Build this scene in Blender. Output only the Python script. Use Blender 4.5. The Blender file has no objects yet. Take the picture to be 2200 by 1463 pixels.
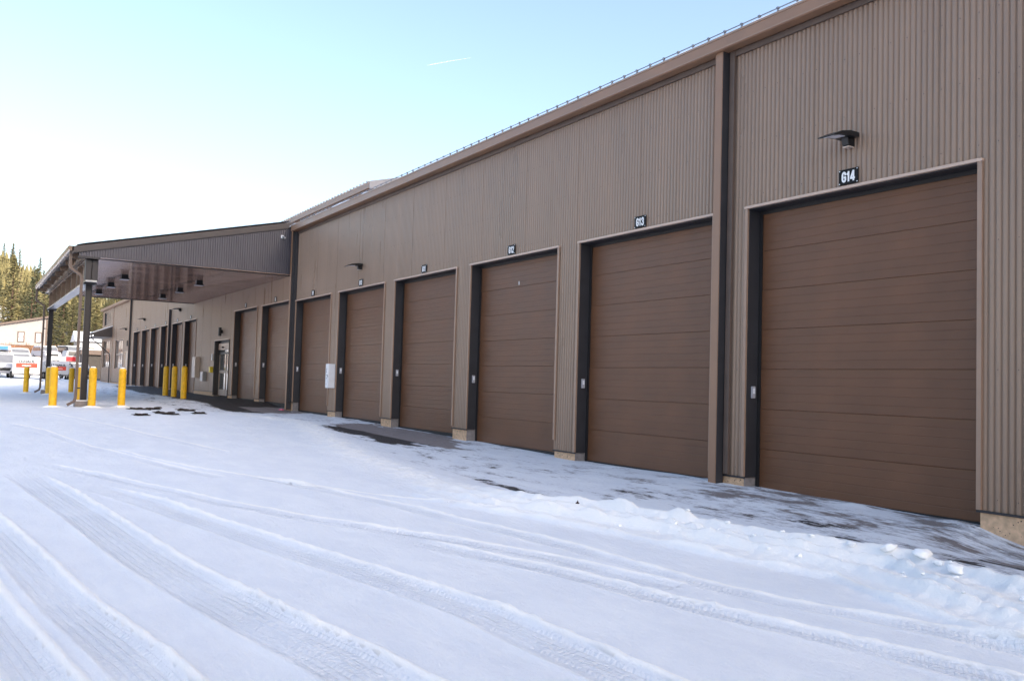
import bpy, math, random
import numpy as np
from mathutils import Vector, Matrix

random.seed(7)
rng = np.random.RandomState(11)
SC = bpy.context.scene
COL = SC.collection
R = math.radians

# ------------------------------------------------------------------ camera, sky, sun, exposure
cam_d = bpy.data.cameras.new("camera")
cam = bpy.data.objects.new("camera", cam_d)
COL.objects.link(cam)
SC.camera = cam
F_PX, YAW, PITCH, ROLL, CD, CH = 1942.98368, 1.02939421, 0.0486401824, 0.0293875810, 10.0964671, 1.56965288
cy, sy, cp, sp = math.cos(YAW), math.sin(YAW), math.cos(PITCH), math.sin(PITCH)
Fv = Vector((-sy * cp, cy * cp, sp))
Rv = Vector((cy, sy, 0.0))
Uv = Rv.cross(Fv)
cr, sr = math.cos(ROLL), math.sin(ROLL)
R2 = cr * Rv + sr * Uv
U2 = -sr * Rv + cr * Uv
m = Matrix((R2, U2, -Fv)).transposed().to_4x4()
m.translation = Vector((0, -CD, CH))
cam.matrix_world = m
cam_d.sensor_width = 36.0
cam_d.lens = F_PX / 2200.0 * 36.0
cam_d.clip_start = 0.05
cam_d.clip_end = 9000

SUN_EL = R(26)
SUN_AZ = math.atan2(0.93, 0.36)            # clockwise from +Y towards +X
sdir = Vector((math.sin(SUN_AZ) * math.cos(SUN_EL), math.cos(SUN_AZ) * math.cos(SUN_EL), math.sin(SUN_EL)))
world = bpy.data.worlds.new("World")
SC.world = world
world.use_nodes = True
wn = world.node_tree
wn.nodes.clear()
sky = wn.nodes.new("ShaderNodeTexSky")
sky.sky_type = 'NISHITA'
sky.sun_disc = False
sky.sun_elevation = SUN_EL
sky.sun_rotation = SUN_AZ
sky.altitude = 500
sky.air_density = 1.0
sky.dust_density = 5.0
sky.ozone_density = 1.0
bg = wn.nodes.new("ShaderNodeBackground")
bg.inputs["Strength"].default_value = 0.15
wo = wn.nodes.new("ShaderNodeOutputWorld")
wn.links.new(sky.outputs[0], bg.inputs[0])
wn.links.new(bg.outputs[0], wo.inputs[0])

sun_d = bpy.data.lights.new("sun", 'SUN')
sun_d.energy = 2.3
sun_d.angle = R(0.5)
sun_d.color = (1.0, 0.93, 0.82)
sun = bpy.data.objects.new("sun", sun_d)
COL.objects.link(sun)
sun.rotation_euler = (-sdir).to_track_quat('-Z', 'Y').to_euler()
sun.location = sdir * 50

vs = SC.view_settings
vs.view_transform = 'Standard'
vs.look = 'None'
vs.exposure = 1.5
vs.gamma = 1.0
vs.use_curve_mapping = False
vs.use_white_balance = True
vs.white_balance_temperature = 6650
vs.white_balance_tint = 10


# ------------------------------------------------------------------ materials
def mat(name, col, rough=0.6, metal=0.0, noise=0.0, nscale=8.0, bump=0.0, bscale=60.0, spec=0.5, stretch=(1, 1, 1), emit=None):
    m = bpy.data.materials.new(name)
    m.use_nodes = True
    nt = m.node_tree
    b = nt.nodes["Principled BSDF"]
    b.inputs["Base Color"].default_value = (*col, 1)
    b.inputs["Roughness"].default_value = rough
    b.inputs["Metallic"].default_value = metal
    b.inputs["Specular IOR Level"].default_value = spec
    if noise or bump:
        tc = nt.nodes.new("ShaderNodeTexCoord")
        mp = nt.nodes.new("ShaderNodeMapping")
        mp.inputs["Scale"].default_value = stretch
        nt.links.new(tc.outputs["Object"], mp.inputs[0])
    if noise:
        n = nt.nodes.new("ShaderNodeTexNoise")
        n.inputs["Scale"].default_value = nscale
        n.inputs["Detail"].default_value = 6
        nt.links.new(mp.outputs[0], n.inputs["Vector"])
        mr = nt.nodes.new("ShaderNodeMapRange")
        mr.inputs["From Min"].default_value = 0.3
        mr.inputs["From Max"].default_value = 0.7
        mr.inputs["To Min"].default_value = 1 - noise
        mr.inputs["To Max"].default_value = 1 + noise
        nt.links.new(n.outputs[0], mr.inputs[0])
        mx = nt.nodes.new("ShaderNodeVectorMath")
        mx.operation = 'SCALE'
        mx.inputs[0].default_value = col
        nt.links.new(mr.outputs[0], mx.inputs["Scale"])
        nt.links.new(mx.outputs[0], b.inputs["Base Color"])
        mr2 = nt.nodes.new("ShaderNodeMapRange")
        mr2.inputs["To Min"].default_value = max(0.02, rough - 0.12)
        mr2.inputs["To Max"].default_value = min(1, rough + 0.12)
        nt.links.new(n.outputs[0], mr2.inputs[0])
        nt.links.new(mr2.outputs[0], b.inputs["Roughness"])
    if bump:
        n2 = nt.nodes.new("ShaderNodeTexNoise")
        n2.inputs["Scale"].default_value = bscale
        n2.inputs["Detail"].default_value = 4
        nt.links.new(mp.outputs[0], n2.inputs["Vector"])
        bp = nt.nodes.new("ShaderNodeBump")
        bp.inputs["Strength"].default_value = bump
        bp.inputs["Distance"].default_value = 0.01
        nt.links.new(n2.outputs[0], bp.inputs["Height"])
        nt.links.new(bp.outputs[0], b.inputs["Normal"])
    if emit:
        b.inputs["Emission Color"].default_value = (*emit[0], 1)
        b.inputs["Emission Strength"].default_value = emit[1]
    return m


M = {}
M['siding'] = mat('siding_metal', (0.285, 0.188, 0.130), 0.31, noise=0.09, nscale=2.2, stretch=(1, 1, 0.12))
M['trim'] = mat('trim_metal', (0.32, 0.205, 0.142), 0.38, noise=0.08, nscale=3)
M['headtrim'] = mat('head_trim_metal', (0.54, 0.38, 0.29), 0.4)
M['fascia'] = mat('fascia_metal', (0.27, 0.147, 0.085), 0.4, noise=0.08, nscale=2)
M['reveal'] = mat('charcoal_liner', (0.030, 0.029, 0.033), 0.5, noise=0.15, nscale=4)
M['seal'] = mat('rubber_seal', (0.012, 0.010, 0.010), 0.6)
M['door'] = mat('door_steel', (0.140, 0.060, 0.028), 0.34, spec=0.35, noise=0.14, nscale=1.3, bump=0.35, bscale=150)
M['concrete'] = mat('stem_concrete', (0.62, 0.40, 0.245), 0.85, noise=0.22, nscale=14, bump=0.6, bscale=40)
M['concrete_grey'] = mat('grey_concrete', (0.24, 0.21, 0.20), 0.85, noise=0.2, nscale=14, bump=0.5, bscale=40)
M['pore'] = mat('concrete_pores', (0.07, 0.05, 0.04), 0.9)
M['yellow'] = mat('yellow_sleeve', (0.78, 0.43, 0.012), 0.42, noise=0.14, nscale=9)
M['pipe'] = mat('brown_pipe_metal', (0.12, 0.082, 0.064), 0.45, noise=0.1, nscale=4)
M['dark_metal'] = mat('dark_bronze_metal', (0.026, 0.022, 0.024), 0.5, noise=0.12, nscale=4)
M['canopy_trim'] = mat('canopy_fascia_metal', (0.058, 0.046, 0.045), 0.5, noise=0.08, nscale=2)
M['gable'] = mat('gable_siding_metal', (0.082, 0.077, 0.093), 0.42, noise=0.08, nscale=1.5)
M['soffit'] = mat('glossy_soffit_metal', (0.62, 0.49, 0.44), 0.05, metal=0.85, noise=0.12, nscale=2.5, spec=0.9, stretch=(1, 0.2, 1))
M['steel'] = mat('painted_beam_steel', (0.20, 0.135, 0.095), 0.28, noise=0.12, nscale=3)
M['black'] = mat('black_metal', (0.012, 0.012, 0.013), 0.4)
M['black_sign'] = mat('black_sign_plate', (0.006, 0.005, 0.005), 0.55, spec=0.2)
M['flange'] = mat('pale_flange_paint', (0.55, 0.53, 0.50), 0.2, spec=0.8)  # flange steel lightened to stand in for sunlit snow reflected from below
M['clampm'] = mat('dark_clamp_metal', (0.22, 0.22, 0.24), 0.4, metal=0.4)
M['white'] = mat('white_letter_paint', (0.82, 0.80, 0.78), 0.5)
M['lens'] = mat('lamp_lens', (0.75, 0.74, 0.78), 0.25)
M['greybox'] = mat('grey_plastic', (0.42, 0.40, 0.42), 0.45)
M['whitebox'] = mat('white_enamel', (0.78, 0.78, 0.80), 0.4, noise=0.05, nscale=6)
M['creambox'] = mat('beige_enamel', (0.55, 0.45, 0.38), 0.4)
M['galv'] = mat('galvanised_steel', (0.30, 0.31, 0.33), 0.35, metal=0.6, noise=0.15, nscale=8)
M['roofmetal'] = mat('grey_roof_metal', (0.30, 0.28, 0.28), 0.4, noise=0.08, nscale=3)
M['roofsnow'] = mat('roof_snow', (0.86, 0.87, 0.90), 0.7, noise=0.03, nscale=3, bump=0.5, bscale=8)
M['screw'] = mat('screw_heads', (0.07, 0.05, 0.045), 0.5)
M['snow'] = mat('snow_lump', (0.91, 0.91, 0.91), 0.95, spec=0.1, bump=0.3, bscale=22)
M['dirt'] = mat('dark_dirt', (0.035, 0.024, 0.018), 0.9, noise=0.4, nscale=12, bump=0.8, bscale=30)
M['leaf'] = mat('dead_leaf', (0.05, 0.025, 0.018), 0.8)
M['pink'] = mat('pink_marking', (0.75, 0.18, 0.26), 0.6)
M['glass'] = mat('window_glass', (0.42, 0.40, 0.38), 0.03, metal=0.7, spec=1.0, noise=0.1, nscale=1.3)
M['frame_w'] = mat('light_window_frame', (0.42, 0.32, 0.26), 0.45)
M['cream_door'] = mat('cream_door_paint', (0.62, 0.48, 0.36), 0.45)
M['trunk'] = mat('pine_bark', (0.085, 0.052, 0.034), 0.9, noise=0.3, nscale=3)
M['cream'] = mat('cream_cladding', (0.33, 0.30, 0.285), 0.7, noise=0.05, nscale=2)
M['redwall'] = mat('red_brown_masonry', (0.22, 0.10, 0.065), 0.85, noise=0.35, nscale=2.2)
M['brownroof'] = mat('brown_roof_edge', (0.13, 0.09, 0.072), 0.6)
M['shed'] = mat('shed_siding', (0.045, 0.036, 0.031), 0.5, noise=0.1, nscale=2)
M['vwhite'] = mat('white_vehicle_paint', (0.50, 0.50, 0.52), 0.3, noise=0.04, nscale=2)
M['vblue'] = mat('blue_vehicle_paint', (0.05, 0.20, 0.48), 0.35)
M['vred'] = mat('red_vehicle_paint', (0.55, 0.04, 0.05), 0.3)
M['vdark'] = mat('dark_vehicle_paint', (0.02, 0.022, 0.03), 0.25)
M['vgreen'] = mat('green_vehicle_paint', (0.05, 0.12, 0.09), 0.4)
M['tyre'] = mat('tyre_rubber', (0.015, 0.015, 0.016), 0.8)
M['rim'] = mat('wheel_rim', (0.35, 0.35, 0.36), 0.35, metal=0.5)
M['orange'] = mat('orange_band', (0.55, 0.045, 0.02), 0.5)
M['lettering'] = mat('dark_lettering', (0.03, 0.03, 0.035), 0.5)
M['yellowbox'] = mat('yellow_alarm_box', (0.75, 0.55, 0.03), 0.4)
M['twig'] = mat('dry_twigs', (0.30, 0.17, 0.085), 0.9, noise=0.3, nscale=4)
M['cargo'] = mat('trailer_floor', (0.15, 0.15, 0.16), 0.6)


def foliage_mat(name, c1, c2):
    m = bpy.data.materials.new(name)
    m.use_nodes = True
    nt = m.node_tree
    b = nt.nodes["Principled BSDF"]
    b.inputs["Roughness"].default_value = 0.8
    oi = nt.nodes.new("ShaderNodeObjectInfo")
    tc = nt.nodes.new("ShaderNodeTexCoord")
    n = nt.nodes.new("ShaderNodeTexNoise")
    n.inputs["Scale"].default_value = 0.9
    n.inputs["Detail"].default_value = 5
    nt.links.new(tc.outputs["Object"], n.inputs["Vector"])
    ad = nt.nodes.new("ShaderNodeMath")
    ad.operation = 'ADD'
    nt.links.new(n.outputs[0], ad.inputs[0])
    mr = nt.nodes.new("ShaderNodeMapRange")
    mr.inputs["To Min"].default_value = -0.35
    mr.inputs["To Max"].default_value = 0.35
    nt.links.new(oi.outputs["Random"], mr.inputs[0])
    nt.links.new(mr.outputs[0], ad.inputs[1])
    mx = nt.nodes.new("ShaderNodeMix")
    mx.data_type = 'RGBA'
    mx.inputs[6].default_value = (*c1, 1)
    mx.inputs[7].default_value = (*c2, 1)
    nt.links.new(ad.outputs[0], mx.inputs[0])
    nt.links.new(mx.outputs[2], b.inputs["Base Color"])
    return m


M['needles'] = foliage_mat('pine_needles', (0.032, 0.042, 0.022), (0.19, 0.16, 0.065))
M['brush'] = foliage_mat('dry_brush', (0.16, 0.07, 0.035), (0.34, 0.21, 0.11))


# ------------------------------------------------------------------ helpers
def tag(o, label=None, cat=None, group=None, kind=None):
    if label: o['label'] = label
    if cat: o['category'] = cat
    if group: o['group'] = group
    if kind: o['kind'] = kind
    return o


def empty(name, loc, rz=0.0, parent=None):
    o = bpy.data.objects.new(name, None)
    o.empty_display_size = 0.2
    COL.objects.link(o)
    o.location = loc
    o.rotation_euler = (0, 0, rz)
    if parent: o.parent = parent
    return o


def link(name, me, parent=None, loc=(0, 0, 0), rot=(0, 0, 0), scale=(1, 1, 1)):
    o = bpy.data.objects.new(name, me)
    COL.objects.link(o)
    o.location = loc
    o.rotation_euler = rot
    o.scale = scale
    if parent: o.parent = parent
    return o


class MB:
    """collects shapes and links them as ONE mesh"""
    def __init__(s):
        s.v = []
        s.f = []

    def quad(s, a, b, c, d):
        n = len(s.v)
        s.v += [a, b, c, d]
        s.f.append((n, n + 1, n + 2, n + 3))

    def box(s, x0, x1, y0, y1, z0, z1):
        n = len(s.v)
        s.v += [(x0, y0, z0), (x1, y0, z0), (x1, y1, z0), (x0, y1, z0), (x0, y0, z1), (x1, y0, z1), (x1, y1, z1), (x0, y1, z1)]
        s.f += [(n, n + 3, n + 2, n + 1), (n + 4, n + 5, n + 6, n + 7), (n, n + 1, n + 5, n + 4),
                (n + 1, n + 2, n + 6, n + 5), (n + 2, n + 3, n + 7, n + 6), (n + 3, n, n + 4, n + 7)]

    def prism(s, pts, axis, a0, a1):
        """polygon pts extruded along axis ('x','y','z')"""
        def P(p, a):
            if axis == 'x': return (a, p[0], p[1])
            if axis == 'y': return (p[0], a, p[1])
            return (p[0], p[1], a)
        n = len(s.v)
        k = len(pts)
        s.v += [P(p, a0) for p in pts] + [P(p, a1) for p in pts]
        s.f.append(tuple(range(n, n + k)))
        s.f.append(tuple(range(n + 2 * k - 1, n + k - 1, -1)))
        for i in range(k):
            j = (i + 1) % k
            s.f.append((n + i, n + k + i, n + k + j, n + j))

    def tube(s, path, r, seg=8, square=False):
        pts = [Vector(p) for p in path]
        rings = []
        for i, p in enumerate(pts):
            if i == 0: d = (pts[1] - p)
            elif i == len(pts) - 1: d = (p - pts[i - 1])
            else: d = ((pts[i + 1] - p).normalized() + (p - pts[i - 1]).normalized())
            d.normalize()
            up = Vector((0, 0, 1)) if abs(d.z) < 0.95 else Vector((1, 0, 0))
            a = d.cross(up).normalized()
            b = d.cross(a).normalized()
            rr = r[i] if isinstance(r, (list, tuple)) else r
            ring = []
            for k in range(seg):
                t = 2 * math.pi * (k + (0.5 if square else 0)) / seg
                ring.append(tuple(p + a * rr * math.cos(t) + b * rr * math.sin(t)))
            rings.append(ring)
        n = len(s.v)
        for rg in rings: s.v += rg
        for i in range(len(rings) - 1):
            for k in range(seg):
                k2 = (k + 1) % seg
                s.f.append((n + i * seg + k, n + i * seg + k2, n + (i + 1) * seg + k2, n + (i + 1) * seg + k))
        s.f.append(tuple(n + k for k in range(seg - 1, -1, -1)))
        s.f.append(tuple(n + (len(rings) - 1) * seg + k for k in range(seg)))

    def lathe(s, prof, c=(0, 0, 0), seg=24):
        n = len(s.v)
        for r, z in prof:
            for k in range(seg):
                t = 2 * math.pi * k / seg
                s.v.append((c[0] + r * math.cos(t), c[1] + r * math.sin(t), c[2] + z))
        for i in range(len(prof) - 1):
            for k in range(seg):
                k2 = (k + 1) % seg
                s.f.append((n + i * seg + k, n + i * seg + k2, n + (i + 1) * seg + k2, n + (i + 1) * seg + k))
        s.f.append(tuple(n + k for k in range(seg - 1, -1, -1)))
        s.f.append(tuple(n + (len(prof) - 1) * seg + k for k in range(seg)))

    def mesh(s, name, material, smooth=False, bevel=0):
        me = bpy.data.meshes.new(name)
        me.from_pydata(s.v, [], s.f)
        me.materials.append(material)
        me.update()
        import bmesh
        bm = bmesh.new()
        bm.from_mesh(me)
        bmesh.ops.recalc_face_normals(bm, faces=bm.faces)
        if bevel:
            es = [e for e in bm.edges if len(e.link_faces) == 2 and e.calc_face_angle(0) > 0.6]
            bmesh.ops.bevel(bm, geom=es, offset=bevel, segments=2, affect='EDGES', clamp_overlap=True)
        bm.to_mesh(me)
        bm.free()
        if smooth:
            for p in me.polygons: p.use_smooth = True
            try:
                me.set_sharp_from_angle(angle=R(40))
            except Exception:
                pass
        return me

    def build(s, name, material, parent=None, smooth=False, bevel=0, loc=(0, 0, 0)):
        return link(name, s.mesh(name, material, smooth, bevel), parent, loc)


def text_mesh(body, size, material, extrude=0.004, offset=0.0, xs=1.0):
    cu = bpy.data.curves.new("lettering", 'FONT')
    cu.body = body
    cu.size = size
    cu.extrude = extrude
    cu.offset = offset
    cu.align_x = 'CENTER'
    cu.align_y = 'CENTER'
    cu.resolution_u = 3
    o = bpy.data.objects.new("lettering_tmp", cu)
    COL.objects.link(o)
    bpy.context.view_layer.update()
    dg = bpy.context.evaluated_depsgraph_get()
    me = bpy.data.meshes.new_from_object(o.evaluated_get(dg))
    me.name = "lettering"
    me.materials.clear()
    me.materials.append(material)
    for v in me.vertices: v.co.x *= xs
    bpy.data.objects.remove(o)
    bpy.data.curves.remove(cu)
    return me


STROKES = {
    'G': [[(.80, .74), (.74, .92), (.5, 1.0), (.24, .92), (.14, .72), (.14, .28), (.24, .08), (.5, 0), (.72, .06), (.82, .2), (.82, .46), (.52, .46)]],
    '1': [[(.22, .76), (.42, .84), (.54, 1.0), (.54, 0)]],
    '2': [[(.15, .74), (.24, .93), (.5, 1.0), (.76, .92), (.82, .72), (.70, .50), (.34, .24), (.16, 0), (.84, 0)]],
    '3': [[(.16, .78), (.28, .95), (.5, 1.0), (.74, .94), (.80, .76), (.72, .58), (.46, .53), (.74, .48), (.84, .28), (.76, .07), (.5, 0), (.26, .05), (.14, .22)]],
    '4': [[(.66, 0), (.66, 1.0), (.58, 1.0), (.10, .32), (.10, .24), (.88, .24)]],
    '5': [[(.80, 1.0), (.24, 1.0), (.18, .54), (.46, .62), (.74, .54), (.83, .32), (.74, .08), (.48, 0), (.24, .05), (.14, .2)]],
    '6': [[(.80, .80), (.70, .95), (.5, 1.0), (.26, .90), (.15, .66), (.15, .28), (.26, .07), (.5, 0), (.74, .08), (.82, .30), (.74, .5), (.5, .58), (.24, .5), (.16, .34)]],
    '7': [[(.14, 1.0), (.84, 1.0), (.58, .55), (.44, 0)]],
    '8': [[(.5, .54), (.24, .64), (.18, .80), (.28, .95), (.5, 1.0), (.72, .95), (.82, .80), (.76, .64), (.5, .54), (.22, .44), (.14, .25), (.24, .06), (.5, 0), (.76, .06), (.86, .25), (.78, .44), (.5, .54)]],
    '9': [[(.84, .66), (.76, .50), (.5, .42), (.26, .50), (.18, .70), (.26, .93), (.5, 1.0), (.74, .93), (.85, .72), (.85, .34), (.74, .1), (.5, 0), (.3, .05), (.2, .2)]],
    '0': [[(.5, 1.0), (.26, .93), (.16, .72), (.16, .28), (.26, .07), (.5, 0), (.74, .07), (.84, .28), (.84, .72), (.74, .93), (.5, 1.0)]],
}


def stroke_text(body, h, w, gap, th, material, depth=0.0012):
    """bold condensed lettering from strokes, in the XZ plane facing -Y, centred"""
    b_ = MB()
    adv = [w * (0.62 if ch == '1' else 1.0) for ch in body]
    total = sum(adv) + gap * (len(body) - 1)
    x = -total / 2
    lv = 0
    for ch, a_ in zip(body, adv):
        for st in STROKES[ch]:
            pts = [(x + (px - (.19 if ch == '1' else 0)) * w, (pz - .5) * h * .88) for px, pz in st]
            for (xa, za), (xb, zb) in zip(pts, pts[1:]):
                d_ = math.hypot(xb - xa, zb - za)
                ux, uz = (xb - xa) / d_, (zb - za) / d_
                e = th * .30
                xa2, za2, xb2, zb2 = xa - ux * e, za - uz * e, xb + ux * e, zb + uz * e
                nx_, nz_ = -uz * th / 2, ux * th / 2
                lv += 1
                b_.prism([(xa2 + nx_, za2 + nz_), (xa2 - nx_, za2 - nz_), (xb2 - nx_, zb2 - nz_), (xb2 + nx_, zb2 + nz_)], 'y', 0, -depth - lv * 0.00004)
        x += a_ + gap
    return b_.mesh("lettering", material)


def copy_tree(o, parent=None):
    c = o.copy()
    COL.objects.link(c)
    if parent: c.parent = parent
    for ch in list(o.children): copy_tree(ch, c)
    return c


# ------------------------------------------------------------------ ground
def ss(a, b, x):
    t = np.clip((np.asarray(x, float) - a) / (b - a), 0, 1)
    return t * t * (3 - 2 * t)


GX = np.array([-3000, -400, -160, -120, -90, -75, -60, -50, -33, -27, -20, -14, -10, -6, 0, 200.])
GZ = np.array([3, 2., 1.6, .95, .82, .72, .6, .45, .40, .38, .28, .17, .13, .06, -.02, -.5])


def ground_base(X, Y):
    X = np.asarray(X, float)
    Y = np.asarray(Y, float)
    z = np.interp(X, GX, GZ)
    z = z + .2 * ss(-5, -1.5, Y) * ss(-32, -37, X) * (1 - ss(-60, -72, X))
    z = z + 0.05 * ss(-2.2, -0.6, Y) * ss(-14, -10, X) * (1 - ss(-6.5, -5.6, X))
    z = z - 0.12 * ss(-2.0, -0.5, Y) * ss(-6.3, -5.2, X)
    return z


def gz(x, y): return float(ground_base(x, y))


def _hash(i, j, s):
    h = (i.astype(np.int64) * 374761393 + j.astype(np.int64) * 668265263 + s * 69069) & 0x7fffffff
    h = ((h ^ (h >> 13)) * 1274126177) & 0x7fffffff
    return ((h ^ (h >> 16)) & 0xffff) / 65535.0


def vnoise(x, y, s=0):
    i = np.floor(x)
    j = np.floor(y)
    fx = x - i
    fy = y - j
    fx = fx * fx * (3 - 2 * fx)
    fy = fy * fy * (3 - 2 * fy)
    a, b = _hash(i, j, s), _hash(i + 1, j, s)
    c, d = _hash(i, j + 1, s), _hash(i + 1, j + 1, s)
    return (a * (1 - fx) + b * fx) * (1 - fy) + (c * (1 - fx) + d * fx) * fy


def fbm(x, y, o=4, s=0):
    r = np.zeros_like(x)
    a = 1.0
    t = 0
    for k in range(o):
        r += a * vnoise(x * 2 ** k, y * 2 ** k, s + k * 17)
        t += a
        a *= 0.5
    return r / t - 0.5


TRACKS = [  # points, rut width on the camera side, ridge height, rut depth
    ([(-14.37, -9.17), (-12.92, -9.02), (-9.91, -8.72), (-7.89, -8.52), (-6.71, -8.36), (-5.65, -8.19), (-4.88, -8.03), (-4.27, -7.95), (-2, -7.6)], .50, .036, .040),
    ([(-15.87, -9.2), (-14.0, -8.49), (-12.17, -7.88), (-10.6, -7.4), (-9.51, -6.93), (-8.61, -6.5), (-7.87, -6.08), (-7.16, -5.72), (-6.48, -5.47), (-5.4, -5.2)], .30, .022, .024),
    ([(-12.9, -8.61), (-10.92, -8.1), (-9.23, -7.74), (-7.91, -7.45), (-6.89, -7.2), (-6.04, -7.0), (-5.27, -6.86), (-4.69, -6.85), (-4.0, -6.8), (-2, -6.7)], .42, .034, .032),
    ([(-17.88, -7.9), (-15.86, -7.49), (-14.4, -7.06), (-12.4, -6.32), (-10.79, -5.61), (-9.48, -4.97), (-8.6, -4.6), (-7.4, -4.35)], .16, .024, .020),
    ([(-13.62, -6.6), (-11.56, -6.05), (-10.06, -5.66), (-8.67, -5.42), (-7.92, -5.26), (-6.95, -5.09), (-6.01, -5.0), (-5.24, -4.92), (-4.68, -4.80), (-4.22, -4.63), (-3.62, -4.47), (-2, -4.2)], .26, .026, .022),
    ([(-8.4, -6.55), (-6.73, -5.98), (-6.1, -5.75), (-5.31, -5.6), (-4.53, -5.42), (-3.92, -5.24), (-3.49, -5.12), (-2, -4.8)], .30, .028, .026),
    ([(-14.0, -10.3), (-10.28, -9.74), (-8.63, -9.53), (-7.32, -9.38), (-6.32, -9.26), (-5.69, -9.15), (-5.21, -9.08), (-3.5, -8.9)], .36, .034, .038),
    ([(-15.28, -10.6), (-9.5, -10.15), (-7.76, -9.9), (-6.5, -9.75), (-5.61, -9.62), (-4.0, -9.4)], .3, .028, .03),
    ([(-24.63, -9.35), (-21.61, -8.57), (-17.74, -8.09), (-15.28, -7.48), (-13, -6.9)], .25, .018, .016),
    ([(-30, -8.3), (-24, -7.2), (-20, -6.6), (-16.5, -6.0)], .25, .014, .014),
]
BERM = ([-60, -33, -28, -24.15, -19.4, -15.8, -13.2, -10.9, -9.4, -8.5, -7.2, -5.9, -5.0, -4.4, -3.5, -1, 4, 200],
        [-4.5, -4.2, -2.6, -1.9, -3.0, -3.7, -4.0, -4.2, -4.1, -3.75, -3.4, -3.2, -3.0, -3.2, -3.4, -3.6, -3.8, -4.0])


def track_fields(X, Y):
    H = np.zeros_like(X)
    RUT = np.zeros_like(X)
    sel0 = (X > -40) & (X < 1) & (Y > -12) & (Y < -1)
    xs, ys = X[sel0], Y[sel0]
    h = np.zeros_like(xs)
    rut = np.zeros_like(xs)
    rdg = np.zeros_like(xs)
    wob = fbm(xs * 0.8, ys * 0.8, 3, 5) * 0.06
    LAT = np.zeros_like(xs)
    ALO = np.zeros_like(xs)
    rbest = np.zeros_like(xs)
    for pts, w, rh, rd in TRACKS:
        best = np.full_like(xs, 1e9)
        sgn = np.zeros_like(xs)
        endf = np.ones_like(xs)
        L = [0.0]
        for a, b in zip(pts, pts[1:]): L.append(L[-1] + math.hypot(b[0] - a[0], b[1] - a[1]))
        along = np.zeros_like(xs)
        for i, (a, b) in enumerate(zip(pts, pts[1:])):
            dx, dy = b[0] - a[0], b[1] - a[1]
            l = math.hypot(dx, dy)
            ux, uy = dx / l, dy / l
            t = (xs - a[0]) * ux + (ys - a[1]) * uy
            tc = np.clip(t, 0, l)
            px, py = a[0] + ux * tc, a[1] + uy * tc
            d = np.hypot(xs - px, ys - py)
            s = (xs - a[0]) * uy - (ys - a[1]) * ux      # >0 on the -Y side
            m = d < best
            best[m] = d[m]
            sgn[m] = np.where(s[m] >= 0, 1, -1)
            along[m] = L[i] + tc[m]
            if i == 0: endf[m & (t < 0)] = 0
            if i == len(pts) - 2: endf[m & (t > l)] = 0
        fade = ss(0, 1.6, along) * endf
        wv = 1 + 0.35 * np.sin(along * 1.7 + len(pts)) * np.sin(along * 0.61)
        s = best * sgn + wob * 0.35
        hh = 0.68 * rh * wv * np.exp(-(s / 0.032) ** 2) * (0.8 + 0.9 * (vnoise(along * 9, s * 22, 3)))
        hh += 0.35 * rh * np.exp(-((s - w) / 0.032) ** 2)
        box = ss(0.02, 0.09, s) * (1 - ss(w - 0.07, w, s))
        lugs = 0.5 + 0.5 * (np.sin(along * 2 * math.pi / 0.085 + 2.5 * np.sign(np.sin(s * 2 * math.pi / (w * 0.5)))))
        rings = np.cos(s * 2 * math.pi / (w / max(3, round(w / .075))))
        hh -= 0.6 * rd * box - box * (0.003 * lugs + 0.005 * rings)
        h += hh * fade
        mm_ = box * fade > rbest
        LAT[mm_] = s[mm_]
        ALO[mm_] = along[mm_]
        rbest[mm_] = (box * fade)[mm_]
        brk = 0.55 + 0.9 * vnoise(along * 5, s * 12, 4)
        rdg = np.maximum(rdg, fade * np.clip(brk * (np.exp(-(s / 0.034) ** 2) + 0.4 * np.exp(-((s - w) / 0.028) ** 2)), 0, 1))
        rut = np.maximum(rut, box * fade)
    H[sel0] = h
    RUT[sel0] = rut
    RDG = np.zeros_like(X)
    la = np.zeros_like(X)
    al = np.zeros_like(X)
    la[sel0] = LAT
    al[sel0] = ALO
    track_fields.lat, track_fields.alo = la, al
    RDG[sel0] = rdg
    return H, RUT, RDG


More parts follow.
